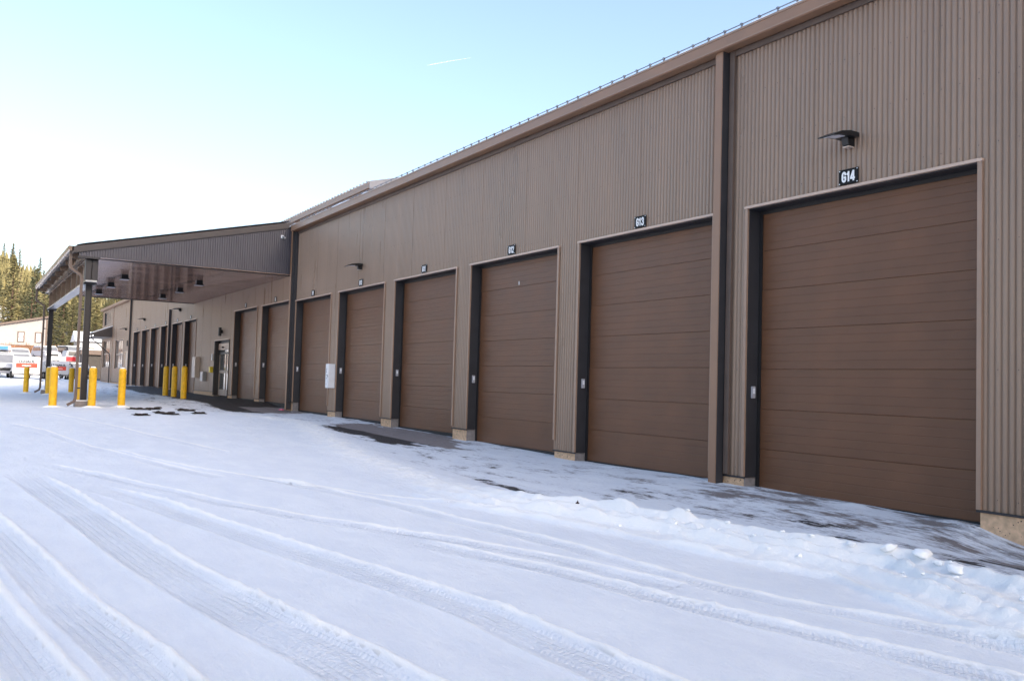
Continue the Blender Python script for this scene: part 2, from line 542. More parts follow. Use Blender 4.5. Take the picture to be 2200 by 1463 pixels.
def snow_surface(X, Y):
    z = ground_base(X, Y)
    yb = np.interp(X, BERM[0], BERM[1])
    inside = ss(0.1, 0.75, Y - yb) * (1 - ss(-62, -75, X) * 0.7)          # swept strip along the building
    near = ss(-12, -8, X)
    th, rut, rdg = track_fields(X, Y)
    th *= (1 - inside)
    rdg = rdg * (1 - inside)
    # soft drift relief
    z = z + 0.035 * fbm(X * 0.35, Y * 0.5, 3, 1) * (1 - inside)
    z = z + 0.013 * fbm(X * 1.6 + 2, Y * 3.2, 4, 2) * (1 - inside) * (1 - 0.6 * rut)
    ripples = fbm(X * 0.9 + Y * 1.5, Y * 4 - X * 0.7, 3, 9)
    z = z + 0.014 * ripples * (1 - inside)
    # berm of thrown-up lumps
    d = Y - yb
    lump = np.abs(fbm(X * 3.1, Y * 3.6, 4, 21)) * 2
    lump2 = np.maximum(0, fbm(X * 6.5, Y * 7.5, 3, 31) + 0.05) * 2
    wid = 0.55 + 0.25 * near
    env = np.exp(-((d + 0.25) / wid) ** 2) * (1 - ss(-26, -32, X))
    z = z + env * (0.022 + 0.032 * near + 0.030 * lump + 0.03 * lump2 + 0.035 * np.maximum(0, fbm(X * 15, Y * 17, 2, 33)) + 0.045 * np.maximum(0, fbm(X * 9 + 4, Y * 9, 2, 35) - .04))
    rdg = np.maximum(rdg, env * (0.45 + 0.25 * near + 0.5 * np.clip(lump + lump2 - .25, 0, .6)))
    for off, hh, wd in ((0.12, .080, .07), (-0.30, .05, .045), (-0.62, .065, .07), (-1.0, .045, .05)):
        wl = off + 0.18 * fbm(X * 0.8, X * 0 + off * 9, 2, 41)
        z = z + near * hh * np.exp(-((d - wl) / wd) ** 2) * (0.7 + 1.3 * vnoise(X * 4, Y * 5, 51))
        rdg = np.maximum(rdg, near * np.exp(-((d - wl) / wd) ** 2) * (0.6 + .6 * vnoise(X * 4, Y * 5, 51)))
    # rough trampled snow towards the canopy
    far = ss(-18, -27, X) * (1 - ss(-58, -66, X)) * ss(-11, -6, Y)
    z = z + far * (0.05 * np.abs(fbm(X * 1.7, Y * 2.3, 4, 61)) + 0.05 * np.maximum(0, fbm(X * 0.7, Y * 0.9, 3, 66)))
    z = z + th
    z = z - inside * 0.035 + inside * 0.018 * fbm(X * 1.1, Y * 5.0, 4, 71)
    wall_lip = np.exp(-((Y - 0.0) / 0.12) ** 2) * np.maximum(0, fbm(X * 1.4, Y * 0 + 3, 3, 81)) * 0.15
    z = z + wall_lip * (X < -4) * (X > -32)
    # bareness
    bare = inside * (0.27 - 0.05 * near)
    e = ((X + 20.8) / 3.4) ** 2 + ((Y + 0.95 + 0.25 * (X + 20.8) / 3.4) / 1.15) ** 2
    bare = np.maximum(bare, 1.05 * (1 - ss(0.1, 2.1, e + 1.8 * fbm(X * 0.7, Y * 2.6, 4, 99))))
    cb = ss(-28.5, -33, X) * ss(-2.9, -1.6, Y) * (1 - ss(-58, -66, X))
    bare = np.maximum(bare, 1.2 * cb)
    bare = np.maximum(bare, 0.41 * ss(-12.5, -9.5, X) * ss(-2.7, -1.9, Y))
    bare = np.maximum(bare, 0.46 * ss(-9.2, -7.0, X) * ss(-2.1, -1.3, Y))
    streak = np.exp(-((d - 0.75) / 0.2) ** 2) * ss(-15, -12, X)
    bare = np.maximum(bare, 0.56 * streak)
    bare = np.where(Y > 0.25, 1.0, bare)
    conc = ss(-1.45, -1.35, Y) * (X > -34) * 1.0
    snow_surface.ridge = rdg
    return z, bare, rut, conc


def axis_pts(lo, hi, flo, fhi, step_f):
    """fine zone flo..fhi with steps from step_f, growing outward to lo / hi"""
    a = [flo]
    while a[-1] < fhi: a.append(a[-1] + step_f(a[-1]))
    s = step_f(a[-1])
    while a[-1] < hi:
        s *= 1.25
        a.append(a[-1] + s)
    s = step_f(flo)
    b = [flo]
    while b[-1] > lo:
        s *= 1.25
        b.append(b[-1] - s)
    return np.array(b[:0:-1] + a)


ax = axis_pts(-3200, 400, -42, -1.8, lambda x: 0.022 + 0.0042 * max(0, abs(x) - 4))
ay = axis_pts(-700, 700, -11.2, 0.45, lambda y: 0.026)
XX, YY = np.meshgrid(ax, ay, indexing='ij')
ZZ, BARE, RUT, CONC = snow_surface(XX, YY)
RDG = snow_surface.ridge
LATF, ALOF = track_fields.lat, track_fields.alo
# valley side on the left where the forest stands
def hill_h(X, Y):
    d = np.clip((-X - 165) / 150.0, 0, 1.15)
    lat = np.interp(Y, [-400, -60, -5, 12, 26, 60, 400], [1.8, 1.4, 1.14, .86, .64, .5, .4])
    bump_ = fbm(X * 0.02, Y * 0.02, 3, 91) * 6
    return (24 * d ** 1.15) * lat + bump_ * np.clip(d, 0, 1)
ZZ = ZZ + hill_h(XX, YY)
nx, ny = XX.shape
me = bpy.data.meshes.new("snow_ground")
vv = np.stack([XX.ravel(), YY.ravel(), ZZ.ravel()], 1)
idx = np.arange(nx * ny).reshape(nx, ny)
q = np.stack([idx[:-1, :-1].ravel(), idx[1:, :-1].ravel(), idx[1:, 1:].ravel(), idx[:-1, 1:].ravel()], 1)
me.vertices.add(len(vv))
me.vertices.foreach_set("co", vv.ravel())
me.loops.add(q.size)
me.loops.foreach_set("vertex_index", q.ravel().astype(np.int32))
me.polygons.add(len(q))
me.polygons.foreach_set("loop_start", (np.arange(len(q)) * 4).astype(np.int32))
me.polygons.foreach_set("loop_total", np.full(len(q), 4, dtype=np.int32))
me.update(calc_edges=True)
me.polygons.foreach_set("use_smooth", np.ones(len(q), dtype=bool))
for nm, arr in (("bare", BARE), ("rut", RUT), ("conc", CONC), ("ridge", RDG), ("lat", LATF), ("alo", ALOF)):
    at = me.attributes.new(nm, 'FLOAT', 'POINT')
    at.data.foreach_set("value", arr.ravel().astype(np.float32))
gm = bpy.data.materials.new("snow_and_pavement")
gm.use_nodes = True
nt = gm.node_tree
N = nt.nodes
Lk = nt.links.new
b = N["Principled BSDF"]
tc = N.new("ShaderNodeTexCoord")


def nnoise(scale, detail=6, stretch=(1, 1, 1), rough=0.55):
    mp = N.new("ShaderNodeMapping")
    mp.inputs["Scale"].default_value = stretch
    Lk(tc.outputs["Object"], mp.inputs[0])
    n = N.new("ShaderNodeTexNoise")
    n.inputs["Scale"].default_value = scale
    n.inputs["Detail"].default_value = detail
    n.inputs["Roughness"].default_value = rough
    Lk(mp.outputs[0], n.inputs["Vector"])
    return n.outputs[0]


def math_n(op, a, b_=None, c=None):
    n = N.new("ShaderNodeMath")
    n.operation = op
    for k, v in enumerate((a, b_, c)):
        if v is None: continue
        if isinstance(v, (int, float)): n.inputs[k].default_value = v
        else: Lk(v, n.inputs[k])
    return n.outputs[0]


def mixc(f, a, b_):
    n = N.new("ShaderNodeMix")
    n.data_type = 'RGBA'
    if isinstance(f, (int, float)): n.inputs[0].default_value = f
    else: Lk(f, n.inputs[0])
    for k, v in ((6, a), (7, b_)):
        if isinstance(v, tuple): n.inputs[k].default_value = (*v, 1)
        else: Lk(v, n.inputs[k])
    return n.outputs[2]


def attr(nm):
    n = N.new("ShaderNodeAttribute")
    n.attribute_name = nm
    return n.outputs["Fac"]


def mrange(v, a, b_, c=0.0, d=1.0):
    n = N.new("ShaderNodeMapRange")
    n.interpolation_type = 'SMOOTHSTEP'
    Lk(v, n.inputs[0])
    for k, x in zip((1, 2, 3, 4), (a, b_, c, d)): n.inputs[k].default_value = x
    return n.outputs[0]


sep0 = N.new("ShaderNodeSeparateXYZ")
Lk(tc.outputs["Object"], sep0.inputs[0])
bare_a, rut_a, conc_a = attr("bare"), attr("rut"), attr("conc")
n_st = nnoise(1.3, 10, (0.8, 1.9, 1), 0.68)
n_fi = nnoise(7, 7, (0.6, 1.7, 1), 0.7)
v = math_n('ADD', bare_a, math_n('MULTIPLY', math_n('SUBTRACT', n_st, 0.5), 1.7))
v = math_n('ADD', v, math_n('MULTIPLY', math_n('SUBTRACT', n_fi, 0.5), 0.75))
bare_f = mrange(v, 0.49, 0.57)
gate = mrange(bare_a, 0.05, 0.25)
bare_f = math_n('MULTIPLY', bare_f, gate)
icy = mrange(math_n('ADD', v, math_n('MULTIPLY', math_n('SUBTRACT', nnoise(16, 8, (0.5, 1.4, 1), 0.75), 0.5), 0.9)), 0.30, 0.50, 0.0, 0.9)
icy = math_n('MULTIPLY', icy, gate)
asph = mixc(nnoise(60, 4), (0.028, 0.026, 0.027), (0.075, 0.068, 0.066))
cnc = mixc(nnoise(5, 6), (0.22, 0.19, 0.185), (0.34, 0.305, 0.30))
dry = mixc(conc_a, asph, cnc)
snow_c = mixc(mrange(nnoise(1.4, 8, (0.8, 1.6, 1), 0.65), 0.35, 0.65), (0.775, 0.80, 0.855), (0.835, 0.855, 0.895))
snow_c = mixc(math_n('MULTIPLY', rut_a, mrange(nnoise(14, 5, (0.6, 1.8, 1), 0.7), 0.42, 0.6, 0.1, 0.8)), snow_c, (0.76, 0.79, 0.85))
snow_c = mixc(mrange(nnoise(60, 4, (1, 1, 1), 0.8), 0.45, 0.75, 0.0, 0.5), snow_c, (0.90, 0.905, 0.915))
snow_c = mixc(mrange(attr("ridge"), 0.12, 0.75), snow_c, (0.95, 0.94, 0.925))  # loose ridge snow, whitened and warmed to stand in for light on the crests
snow_c = mixc(icy, snow_c, (0.50, 0.50, 0.54))
# forest litter showing on the far slope
sep = N.new("ShaderNodeSeparateXYZ")
Lk(tc.outputs["Object"], sep.inputs[0])
farf = mrange(math_n('MULTIPLY', sep.outputs[0], -1.0), 150, 175)
lit = math_n('MULTIPLY', farf, mrange(nnoise(0.12, 5), 0.42, 0.55))
snow_c = mixc(lit, snow_c, (0.17, 0.12, 0.06))
specks = mrange(nnoise(9, 2), 0.80, 0.83)
snow_c = mixc(math_n('MULTIPLY', specks, 0.6), snow_c, (0.10, 0.08, 0.07))
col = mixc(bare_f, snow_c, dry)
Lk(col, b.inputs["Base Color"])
rg = N.new("ShaderNodeMix")
rg.data_type = 'FLOAT'
Lk(bare_f, rg.inputs[0])
rg.inputs[2].default_value = 0.9
rg.inputs[3].default_value = 0.55
Lk(rg.outputs[0], b.inputs["Roughness"])
b.inputs["Specular IOR Level"].default_value = 0.2
h1 = math_n('MULTIPLY', nnoise(70, 6, (1, 1, 1), 0.7), 0.9)
lat_a, alo_a = attr("lat"), attr("alo")
zig = math_n('PINGPONG', lat_a, 0.055)
lug = math_n('SINE', math_n('ADD', math_n('MULTIPLY', alo_a, 2 * math.pi / 0.048), math_n('MULTIPLY', zig, 75.0)))
lug = mrange(lug, -0.25, 0.25, -1.0, 1.0)
grv = mrange(math_n('COSINE', math_n('MULTIPLY', lat_a, 2 * math.pi / 0.055)), 0.55, 0.9, 0.0, 1.0)
tread = math_n('ADD', math_n('MULTIPLY', lug, 0.42), math_n('MULTIPLY', grv, 1.1))
keep = mrange(nnoise(1.1, 4), 0.38, 0.55, 0.15, 0.75)
h2 = math_n('MULTIPLY', math_n('MULTIPLY', math_n('ADD', math_n('MULTIPLY', tread, keep), math_n('MULTIPLY', nnoise(24, 4, (1.0, 0.7, 1), 0.7), 0.8)), rut_a), 1.0)
h3 = math_n('MULTIPLY', nnoise(11, 6, (0.7, 1.6, 1), 0.65), 1.5)
farm = mrange(math_n('MULTIPLY', sep0.outputs[0], -1.0), 9, 22)
h4 = math_n('MULTIPLY', math_n('MULTIPLY', nnoise(3.2, 7, (0.8, 1.3, 1), 0.65), farm), 7.0)
h3 = math_n('ADD', h3, h4)
hh = math_n('ADD', math_n('ADD', h1, h2), h3)
hh = math_n('SUBTRACT', hh, math_n('MULTIPLY', bare_f, 1.0))
bp = N.new("ShaderNodeBump")
bp.inputs["Strength"].default_value = 0.75
bp.inputs["Distance"].default_value = 0.022
Lk(hh, bp.inputs["Height"])
Lk(bp.outputs[0], b.inputs["Normal"])
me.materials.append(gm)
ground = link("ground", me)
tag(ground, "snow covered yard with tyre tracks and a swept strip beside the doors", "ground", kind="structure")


# ------------------------------------------------------------------ the storage building
RIB = 0.08018
PANEL = RIB * 12
PROF = [(0.0, 0.0), (0.014, 0.0015), (0.030, 0.0010), (0.038, 0.0035), (0.046, 0.013), (0.051, 0.023), (0.058, 0.027), (0.065, 0.024), (0.073, 0.009)]


def rib_y(x, prof=None):
    u = (x / RIB - math.floor(x / RIB)) * RIB
    pts = (prof or PROF) + [(RIB, 0.0)]
    for (a, ya), (b_, yb) in zip(pts, pts[1:]):
        if u <= b_: return ya + (yb - ya) * (u - a) / (b_ - a)
    return 0.0


PROF2 = [(0.0, 0.0), (0.036, 0.0), (0.042, 0.036), (0.074, 0.036)]


def rib_xs(x0, x1, prof=None):
    xs = [x0]
    k = math.floor(x0 / RIB)
    while k * RIB < x1:
        for u, _ in (prof or PROF):
            x = k * RIB + u
            if x0 + 1e-4 < x < x1 - 1e-4: xs.append(x)
        k += 1
    xs.append(x1)
    return xs


def siding_mesh(name, x0, x1, z0, z1, material, y=0.0, axis='x', prof=None):
    """ribbed steel sheet; z0, z1 numbers or functions of x; axis 'x' runs along X facing -Y, 'y' runs along Y facing +X"""
    f0 = z0 if callable(z0) else (lambda x: z0)
    f1 = z1 if callable(z1) else (lambda x: z1)
    xs = rib_xs(x0, x1, prof)
    v, f = [], []
    for x in xs:
        yy = rib_y(x, prof)
        for zz in (f0(x), f1(x)):
            v.append((x, y + yy, zz) if axis == 'x' else (y - yy, x, zz))
    for i in range(len(xs) - 1):
        a = i * 2
        f.append((a, a + 2, a + 3, a + 1) if axis == 'x' else (a, a + 2, a + 3, a + 1))
    me = bpy.data.meshes.new(name)
    me.from_pydata(v, [], f)
    me.materials.append(material)
    if prof is None:
        for p in me.polygons: p.use_smooth = True
    me.update()
    return me


bld = empty("storage_building", (0, 0, 0))
tag(bld, "long brown corrugated metal storage building with a row of roll-up doors", "building")
EAVE = 6.98
# doors: left edge, right edge, top, siding bottom on the left pier, floor
near_l = [-9.889 - 4.4179 * k for k in range(6)]
DOORS = []
nums = ["G14", "G13", "G12", "G11", "G10", "G9"]
fl = [0.08, 0.13, 0.19, 0.30, 0.37, 0.40]
sb = [0.29, 0.305, 0.50, 0.54, 0.56, 0.71]
for k in range(6): DOORS.append([near_l[k], near_l[k] + 3.66, 4.345, sb[k], fl[k], nums[k]])
DOORS.append([-36.36, -32.76, 4.42, 0.70, 0.58, "G8"])
DOORS.append([-40.72, -37.10, 4.44, 0.74, 0.60, "G7"])
for k in range(6):
    l = -51.42 - 3.53 * k
    DOORS.append([l, l + 2.85, 4.48, 0.80, 0.60 + 0.01 * k, "G%d" % (6 - k)])
ENT = [-44.2, -41.5, 3.22, 0.80, 0.66]                       # sliding glass entrance
WIN2 = [-78.4, -73.9, 4.14, 1.92]
WIN1 = [-85.9, -81.4, 4.3, 2.0]
UPW = [-86.0, -81.9, 6.75, 5.6]
ODOOR = [-73.0, -71.2, 3.2, 0.86]
XL, XR = -86.6, 7.0
openings = [(d[0], d[1], d[2]) for d in DOORS] + [(ENT[0], ENT[1], ENT[2])]
openings.sort()

# header sheets above the doors and full sheets between, one object per sheet
def top_of(x):
    for a, b_, t in openings:
        if a - 1e-6 <= x <= b_ + 1e-6: return t
    return None

HEAD = 4.36
piers = []
prev = -70.2
for a, b_, t in openings:
    piers.append((prev, a))
    prev = b_
piers.append((prev, XR))
def pier_bottom(x0, x1):
    c = x1
    best = min(DOORS, key=lambda d: abs(d[0] - x1))
    if x1 > -5: return 0.287
    if abs(best[0] - x1) > 1.0: return 0.82
    return best[3]

k0 = math.floor(-70.2 / PANEL)
edges = [-70.2] + [k * PANEL for k in range(k0 + 1, int(XR / PANEL) + 1)] + [XR]
sheet_i = 0
for a, b_ in zip(edges, edges[1:]):
    yo = 0.0 if sheet_i % 2 else 0.003
    sheet_i += 1
    # split the sheet where the top of the openings changes
    cuts = sorted(set([a, b_] + [x for o in openings for x in (o[0], o[1]) if a < x < b_]))
    lows = []
    for c0, c1 in zip(cuts, cuts[1:]):
        t = top_of((c0 + c1) / 2)
        lows.append((c0, c1, t))
    zt = max([HEAD] + [t for _, _, t in lows if t]) if any(t for _, _, t in lows) else HEAD
    lo = lambda x, lows=lows: next((t if t is not None else HEAD) for c0, c1, t in lows if c0 - 1e-6 <= x <= c1 + 1e-6)
    link("wall_panel", siding_mesh("wall_panel", a + 0.001, b_ - 0.001, zt + 0.004, EAVE, M['siding'], yo), bld)
    for c0, c1, t in lows:
        if t is not None and zt - t > 0.02:
            link("wall_panel", siding_mesh("wall_panel", c0, c1, t, zt + 0.004, M['siding'], yo), bld)
    for c0, c1, t in lows:
        if t is None:
            pb = [pier_bottom(p0, p1) for p0, p1 in piers if p0 - .01 <= (c0 + c1) / 2 <= p1 + .01][0]
            link("wall_panel", siding_mesh("wall_panel", c0 + 0.001, c1 - 0.001, pb, zt + 0.004, M['siding'], yo), bld)

# office end sheets, X < -70.2
def wall_piece(x0, x1, z0, z1):
    link("wall_panel", siding_mesh("wall_panel", x0, x1, z0, z1, M['siding'], 0.0), bld)
wall_piece(ODOOR[1], -70.2, 0.86, EAVE)
wall_piece(ODOOR[0], ODOOR[1], ODOOR[2], EAVE)
wall_piece(WIN2[1], ODOOR[0], 0.86, EAVE)
wall_piece(WIN2[0], WIN2[1], WIN2[2], EAVE)
wall_piece(WIN2[0], WIN2[1], 0.86, WIN2[3])
wall_piece(-80.05, WIN2[0], 0.86, EAVE)
for y0 in (0,):
    wall_piece(WIN1[1], -80.05, 0.86, EAVE)
    wall_piece(UPW[0], WIN1[1], WIN1[2], UPW[3])
    wall_piece(UPW[0], WIN1[1], UPW[2], EAVE)
    wall_piece(UPW[1], WIN1[1], UPW[3], UPW[2])
    wall_piece(WIN1[0], WIN1[1], 0.86, WIN1[3])
    wall_piece(XL, WIN1[0], 0.86, EAVE)
c = MB()
c.box(-80.12, -79.98, -0.03, -0.002, 0.85, EAVE)
c.box(XL - .05, XL + .08, -0.03, -0.002, 0.85, EAVE)
c.build("corner_trim", M['trim'], bld)

# solid wall behind the sheets, with the openings left free
core = MB()
for p0, p1 in piers: core.box(p0 + 0.012, p1 - 0.012, 0.036, 0.32, pier_bottom(p0, p1) + 0.002, EAVE)
for a, b_, t in openings: core.box(a - 0.012, b_ + 0.012, 0.036, 0.32, t + 0.012, EAVE)
core.box(XL, -80.1, 0.022, 0.10, 0.86, EAVE) if False else None
for (x0, x1, z0, z1) in ((ODOOR[1], -70.2, 0.5, EAVE), (ODOOR[0], ODOOR[1], ODOOR[2], EAVE), (WIN2[1], ODOOR[0], .5, EAVE), (WIN2[0], WIN2[1], WIN2[2], EAVE),
                         (WIN2[0], WIN2[1], .5, WIN2[3]), (WIN1[1], WIN2[0], .5, EAVE), (WIN1[0], WIN1[1], .5, WIN1[3]), (WIN1[0], WIN1[1], WIN1[2], UPW[3]),
                         (UPW[1], WIN1[1], UPW[3], UPW[2]), (WIN1[0], WIN1[1], UPW[2], EAVE), (XL, WIN1[0], .5, EAVE)):
    core.box(x0, x1, 0.036, 0.32, z0, z1)
core.box(XL, XL + 0.3, 0.322, 28, 0.3, EAVE)
core.box(XR - 0.3, XR, 0.322, 28, -0.6, EAVE)
core.box(XL, XR, 27.7, 28, -0.6, EAVE)
core.build("wall_core", M['reveal'], bld)

# concrete stem walls under the piers, with pores
pores = MB()
for p0, p1 in piers + [(-86.6, -70.3)]:
    pb = pier_bottom(p0, p1) if p1 > -70.2 else 0.86
    s = MB()
    gl = min(gz(p0, 0), gz(p1, 0))
    s.box(p0 + 0.03, p1 - 0.03, 0.008, 0.315, gl - 0.6, pb - 0.012)
    s.build("stem_wall", M['concrete'], bld)
    g = MB()
    g.box(p1 - 0.0285, p1 - 0.012, 0.012, 0.29, gl - 0.6, pb - 0.014)
    g.build("stem_wall_end", M['concrete_grey'], bld)
    l = MB()
    l.box(p0 - 0.006, p1 + 0.006, -0.018, 0.0, pb - 0.028, pb)
    l.build("base_flashing", M['dark_metal'], bld)
    if p1 > -29:
        for _ in range(int(16 * min(6, (p1 - p0)))):
            x = random.uniform(p0 + .08, min(p1, p0 + 6) - .08)
            zz = random.uniform(gz(x, -.1), pb - .05)
            r = random.uniform(.004, .012)
            pores.lathe([(r, 0), (r, .001)], (0, 0, 0), 6)
            n = len(pores.v)
            for q_ in range(n - 12, n):
                vx, vy, vz = pores.v[q_]
                pores.v[q_] = (x + vx, 0.0078 - (vz * 0.5), zz + vy)
o = pores.build("concrete_pores", M['pore'], bld)
o['kind'] = "stuff"

# screws on the near sheets
scr = MB()
def screw(x, z):
    r = 0.0075
    n = len(scr.v)
    scr.v += [(x - r, -.001, z), (x, -.001, z - r), (x + r, -.001, z), (x, -.001, z + r), (x, -.010, z)]
    scr.f += [(n, n + 1, n + 4), (n + 1, n + 2, n + 4), (n + 2, n + 3, n + 4), (n + 3, n, n + 4)]
for row in (0.42, 1.9, 3.4, 4.55, 5.35, 6.15, 6.75):
    k = int(-32 / RIB)
    while k * RIB < 2:
        x = k * RIB + 0.02
        t = top_of(x)
        ok = (t is None or row > t + .05)
        if row < 4.4 and t is None:
            for p0, p1 in piers:
                if p0 <= x <= p1 and row < pier_bottom(p0, p1) + .05: ok = False
        if ok: screw(x, row + 0.004 * math.sin(k))
        k += 3
o = scr.build("screw", M['screw'], bld)
o['kind'] = "stuff"

# door panels (sections)
def door_section_mesh(w, h):
    b_ = MB()
    n = 5
    e = 0.012
    pts = [(0.0, 0.0), (0.0, h - 0.004)]
    v = []
    prof = [(0.006, 0.0), (0.0, 0.005)]
    for i in range(1, n):
        z = h * i / n
        prof += [(0.0, z - 0.008), (0.0022, z - 0.002), (0.0022, z + 0.002), (0.0, z + 0.008)]
    prof += [(0.0, h - 0.005), (0.006, h - 0.0005)]
    for (ya, za), (yb, zb) in zip(prof, prof[1:]):
        b_.quad((0, ya, za), (w, ya, za), (w, yb, zb), (0, yb, zb))
    b_.quad((0, .006, 0), (w, .006, 0), (w, .045, 0), (0, .045, 0))
    b_.quad((0, .006, h - .0005), (w, .006, h - .0005), (w, .045, h - .0005), (0, .045, h - .0005))
    return b_.mesh("door_panel", M['door'])

for l, r_, t, sbm, fz, num in DOORS:
    w = r_ - l
    yd = 0.24
    tr = MB()                                  # trims standing proud of the sheets
    tr.box(l - 0.055, l + 0.002, -0.030, 0.004, sbm, t + 0.0)
    fo = tr.build("door_frame", M['trim'], bld)
    tr = MB()
    tr.box(r_ - 0.002, r_ + 0.055, -0.030, 0.004, (sbm if r_ > -5 else sbm), t + 0.0)
    tr.build("jamb_trim", M['trim'], fo)
    ht = MB()
    ht.box(l - 0.06, r_ + 0.06, -0.042, 0.004, t + 0.002, t + 0.036)
    ht.box(l - 0.02, r_ + 0.02, -0.042, 0.30, t + 0.036, t + 0.040)
    ht.build("head_trim", M['headtrim'], fo)
    rv = MB()
    rv.box(l, l + 0.011, 0.004, yd + .10, sbm - 0.01, t)
    rv.box(r_ - 0.011, r_, 0.004, yd + .10, sbm - 0.01, t)
    rv.box(l + .011, r_ - .011, 0.004, yd + .10, t - 0.012, t)
    rv.build("reveal_liner", M['reveal'], fo)
    se = MB()
    se.box(l + 0.012, l + 0.07, yd - 0.02, yd + 0.02, fz, t - 0.014)
    se.box(r_ - 0.03, r_ - 0.012, yd - 0.02, yd + 0.02, fz, t - 0.014)
    se.box(l + 0.07, r_ - 0.03, yd - 0.02, yd + 0.02, t - 0.07, t - 0.014)
    gd = MB()
    gd.box(l + 0.02, r_ - 0.02, yd + 0.05, yd + 0.07, fz - 0.4, t - 0.02)
    gdo = gd.build("garage_door", M['seal'], bld)
    se.build("weather_seal", M['seal'], gdo)
    bs = MB()
    bs.box(l + 0.03, r_ - 0.02, yd - 0.006, yd + 0.045, fz - 0.4, fz + 0.03)
    bs.build("bottom_seal", M['seal'], gdo)
    h = (t - 0.03 - fz - 0.03) / 7
    dm = door_section_mesh(w - 0.04, h)
    for k in range(7): link("door_panel", dm, gdo, (l + 0.02, yd + 0.002 * (k % 2), fz + 0.03 + k * h), (R(random.uniform(-.55, .55)), 0, 0))
    # ghost of old snow marks / hardware
    if num == "G12":
        s = MB()
        sx = l + 0.48 * w
        s.box(sx, sx + 0.028, yd - 0.004, yd + 0.006, t - 0.58, t - 0.50)
        s.build("lock_plate", M['white'] if num == "G12" else M['greybox'], gdo)

# roofs
roof = MB()
roof.prism([(-0.06, EAVE + 0.03), (14, 10.2), (28.3, 7.0), (28.3, 6.9), (14, 10.08), (-0.06, EAVE - 0.0)], 'x', XL - 0.2, XR + 0.2)
rf = roof.build("roof", M['roofmetal'], bld)
fa = MB()
fa.prism([(-0.06, 7.065), (-0.235, 7.105), (-0.25, 7.085), (-0.25, 6.90), (-0.235, 6.885), (-0.06, 6.885)], 'x', -32.2, XR + 0.2)
fa.build("gutter", M['fascia'], rf, bevel=0)
cl_ = MB(); cl_.box(-32.0, XR, -0.035, -0.002, 6.80, 6.884); cl_.build('shaded_eave_closure', M['pipe'], rf)  # closure strip coloured dark for the shade under the gutter
fl_ = MB()
fl_.box(-32.2, XR + .2, -0.262, -0.25, 7.07, 7.10)
fl_.box(-32.2, XR + .2, -0.256, -0.25, 6.90, 6.915)
fl_.build("gutter_lip", M['trim'], rf)
fb = MB()
fb.prism([(-0.06, 7.065), (-0.235, 7.105), (-0.25, 6.90), (-0.06, 6.885)], 'x', XL - .2, -49.4)
fb.build("gutter", M['fascia'], rf)
sn = MB()
def roof_snow_strip(x0, x1, y0, y1, zf, th, step=0.3, seed=1):
    b_ = MB()
    n = int((x1 - x0) / step)
    rows = [y0, y0 + .05, y0 + .3, y0 + 1.0, y1]
    grid = []
    for i in range(n + 1):
        x = x0 + (x1 - x0) * i / n
        e = float(fbm(np.array([x * 1.3]), np.array([seed * 3.1]), 3, seed)[0])
        e2 = float(vnoise(np.array([x * 3.7]), np.array([seed * 1.7]), seed + 5)[0])
        tt = th * (1 + 1.2 * e)
        row = []
        for j, y in enumerate(rows):
            yy = y + (0.06 * e2 if j < 2 else 0)
            zz = zf(yy) + (0.004 if j == 0 else tt * (0.75 if j == 1 else 1))
            row.append((x, yy, zz))
        grid.append(row)
    base = len(b_.v)
    for row in grid: b_.v += row
    k = len(rows)
    for i in range(n):
        for j in range(k - 1):
            b_.f.append((base + i * k + j, base + (i + 1) * k + j, base + (i + 1) * k + j + 1, base + i * k + j + 1))
    return b_
roof_line = lambda y: EAVE + 0.03 + 0.2255 * (y + 0.06)
roof_snow_strip(-60, XR, -0.225, 6, lambda y: max(roof_line(y), 7.10), 0.085, 0.12, 3).build("roof_snow", M['roofsnow'], rf, smooth=True)
roof_snow_strip(XL, -49.4, -0.05, 6, roof_line, 0.12, 0.3, 8).build("roof_snow", M['roofsnow'], rf, smooth=True)

# raised roof set back from the eave
ra = MB()
ra.prism([(1.0, 8.10), (6, 9.35), (6, 9.1), (1.0, 7.93)], 'x', -60, -27.85)
rr = ra.build("raised_roof", M['fascia'], bld)
rs = MB()
rs.box(-59.9, -27.95, 1.15, 1.3, 7.3, 8.0)
rs.prism([(1.3, 7.2), (1.3, 7.95), (6, 9.1), (6, 8.2)], 'x', -28.1, -27.95)
rs.build("raised_wall", M['trim'], rr)
rk = MB()
rk.prism([(0.98, 8.13), (3.4, 8.75), (3.4, 8.25), (2.9, 8.12), (0.98, 7.88)], 'x', -27.83, -27.80)
rk.build("rake_panel", M['roofmetal'], rr)
rb = MB()
x = -58.0
while x < -27.9:
    rb.box(x, x + 0.05, 0.97, 1.6, 8.115, 8.17)
    x += 0.305
o = rb.build("roof_rib", M['roofmetal'], rr)
o['kind'] = 'stuff'

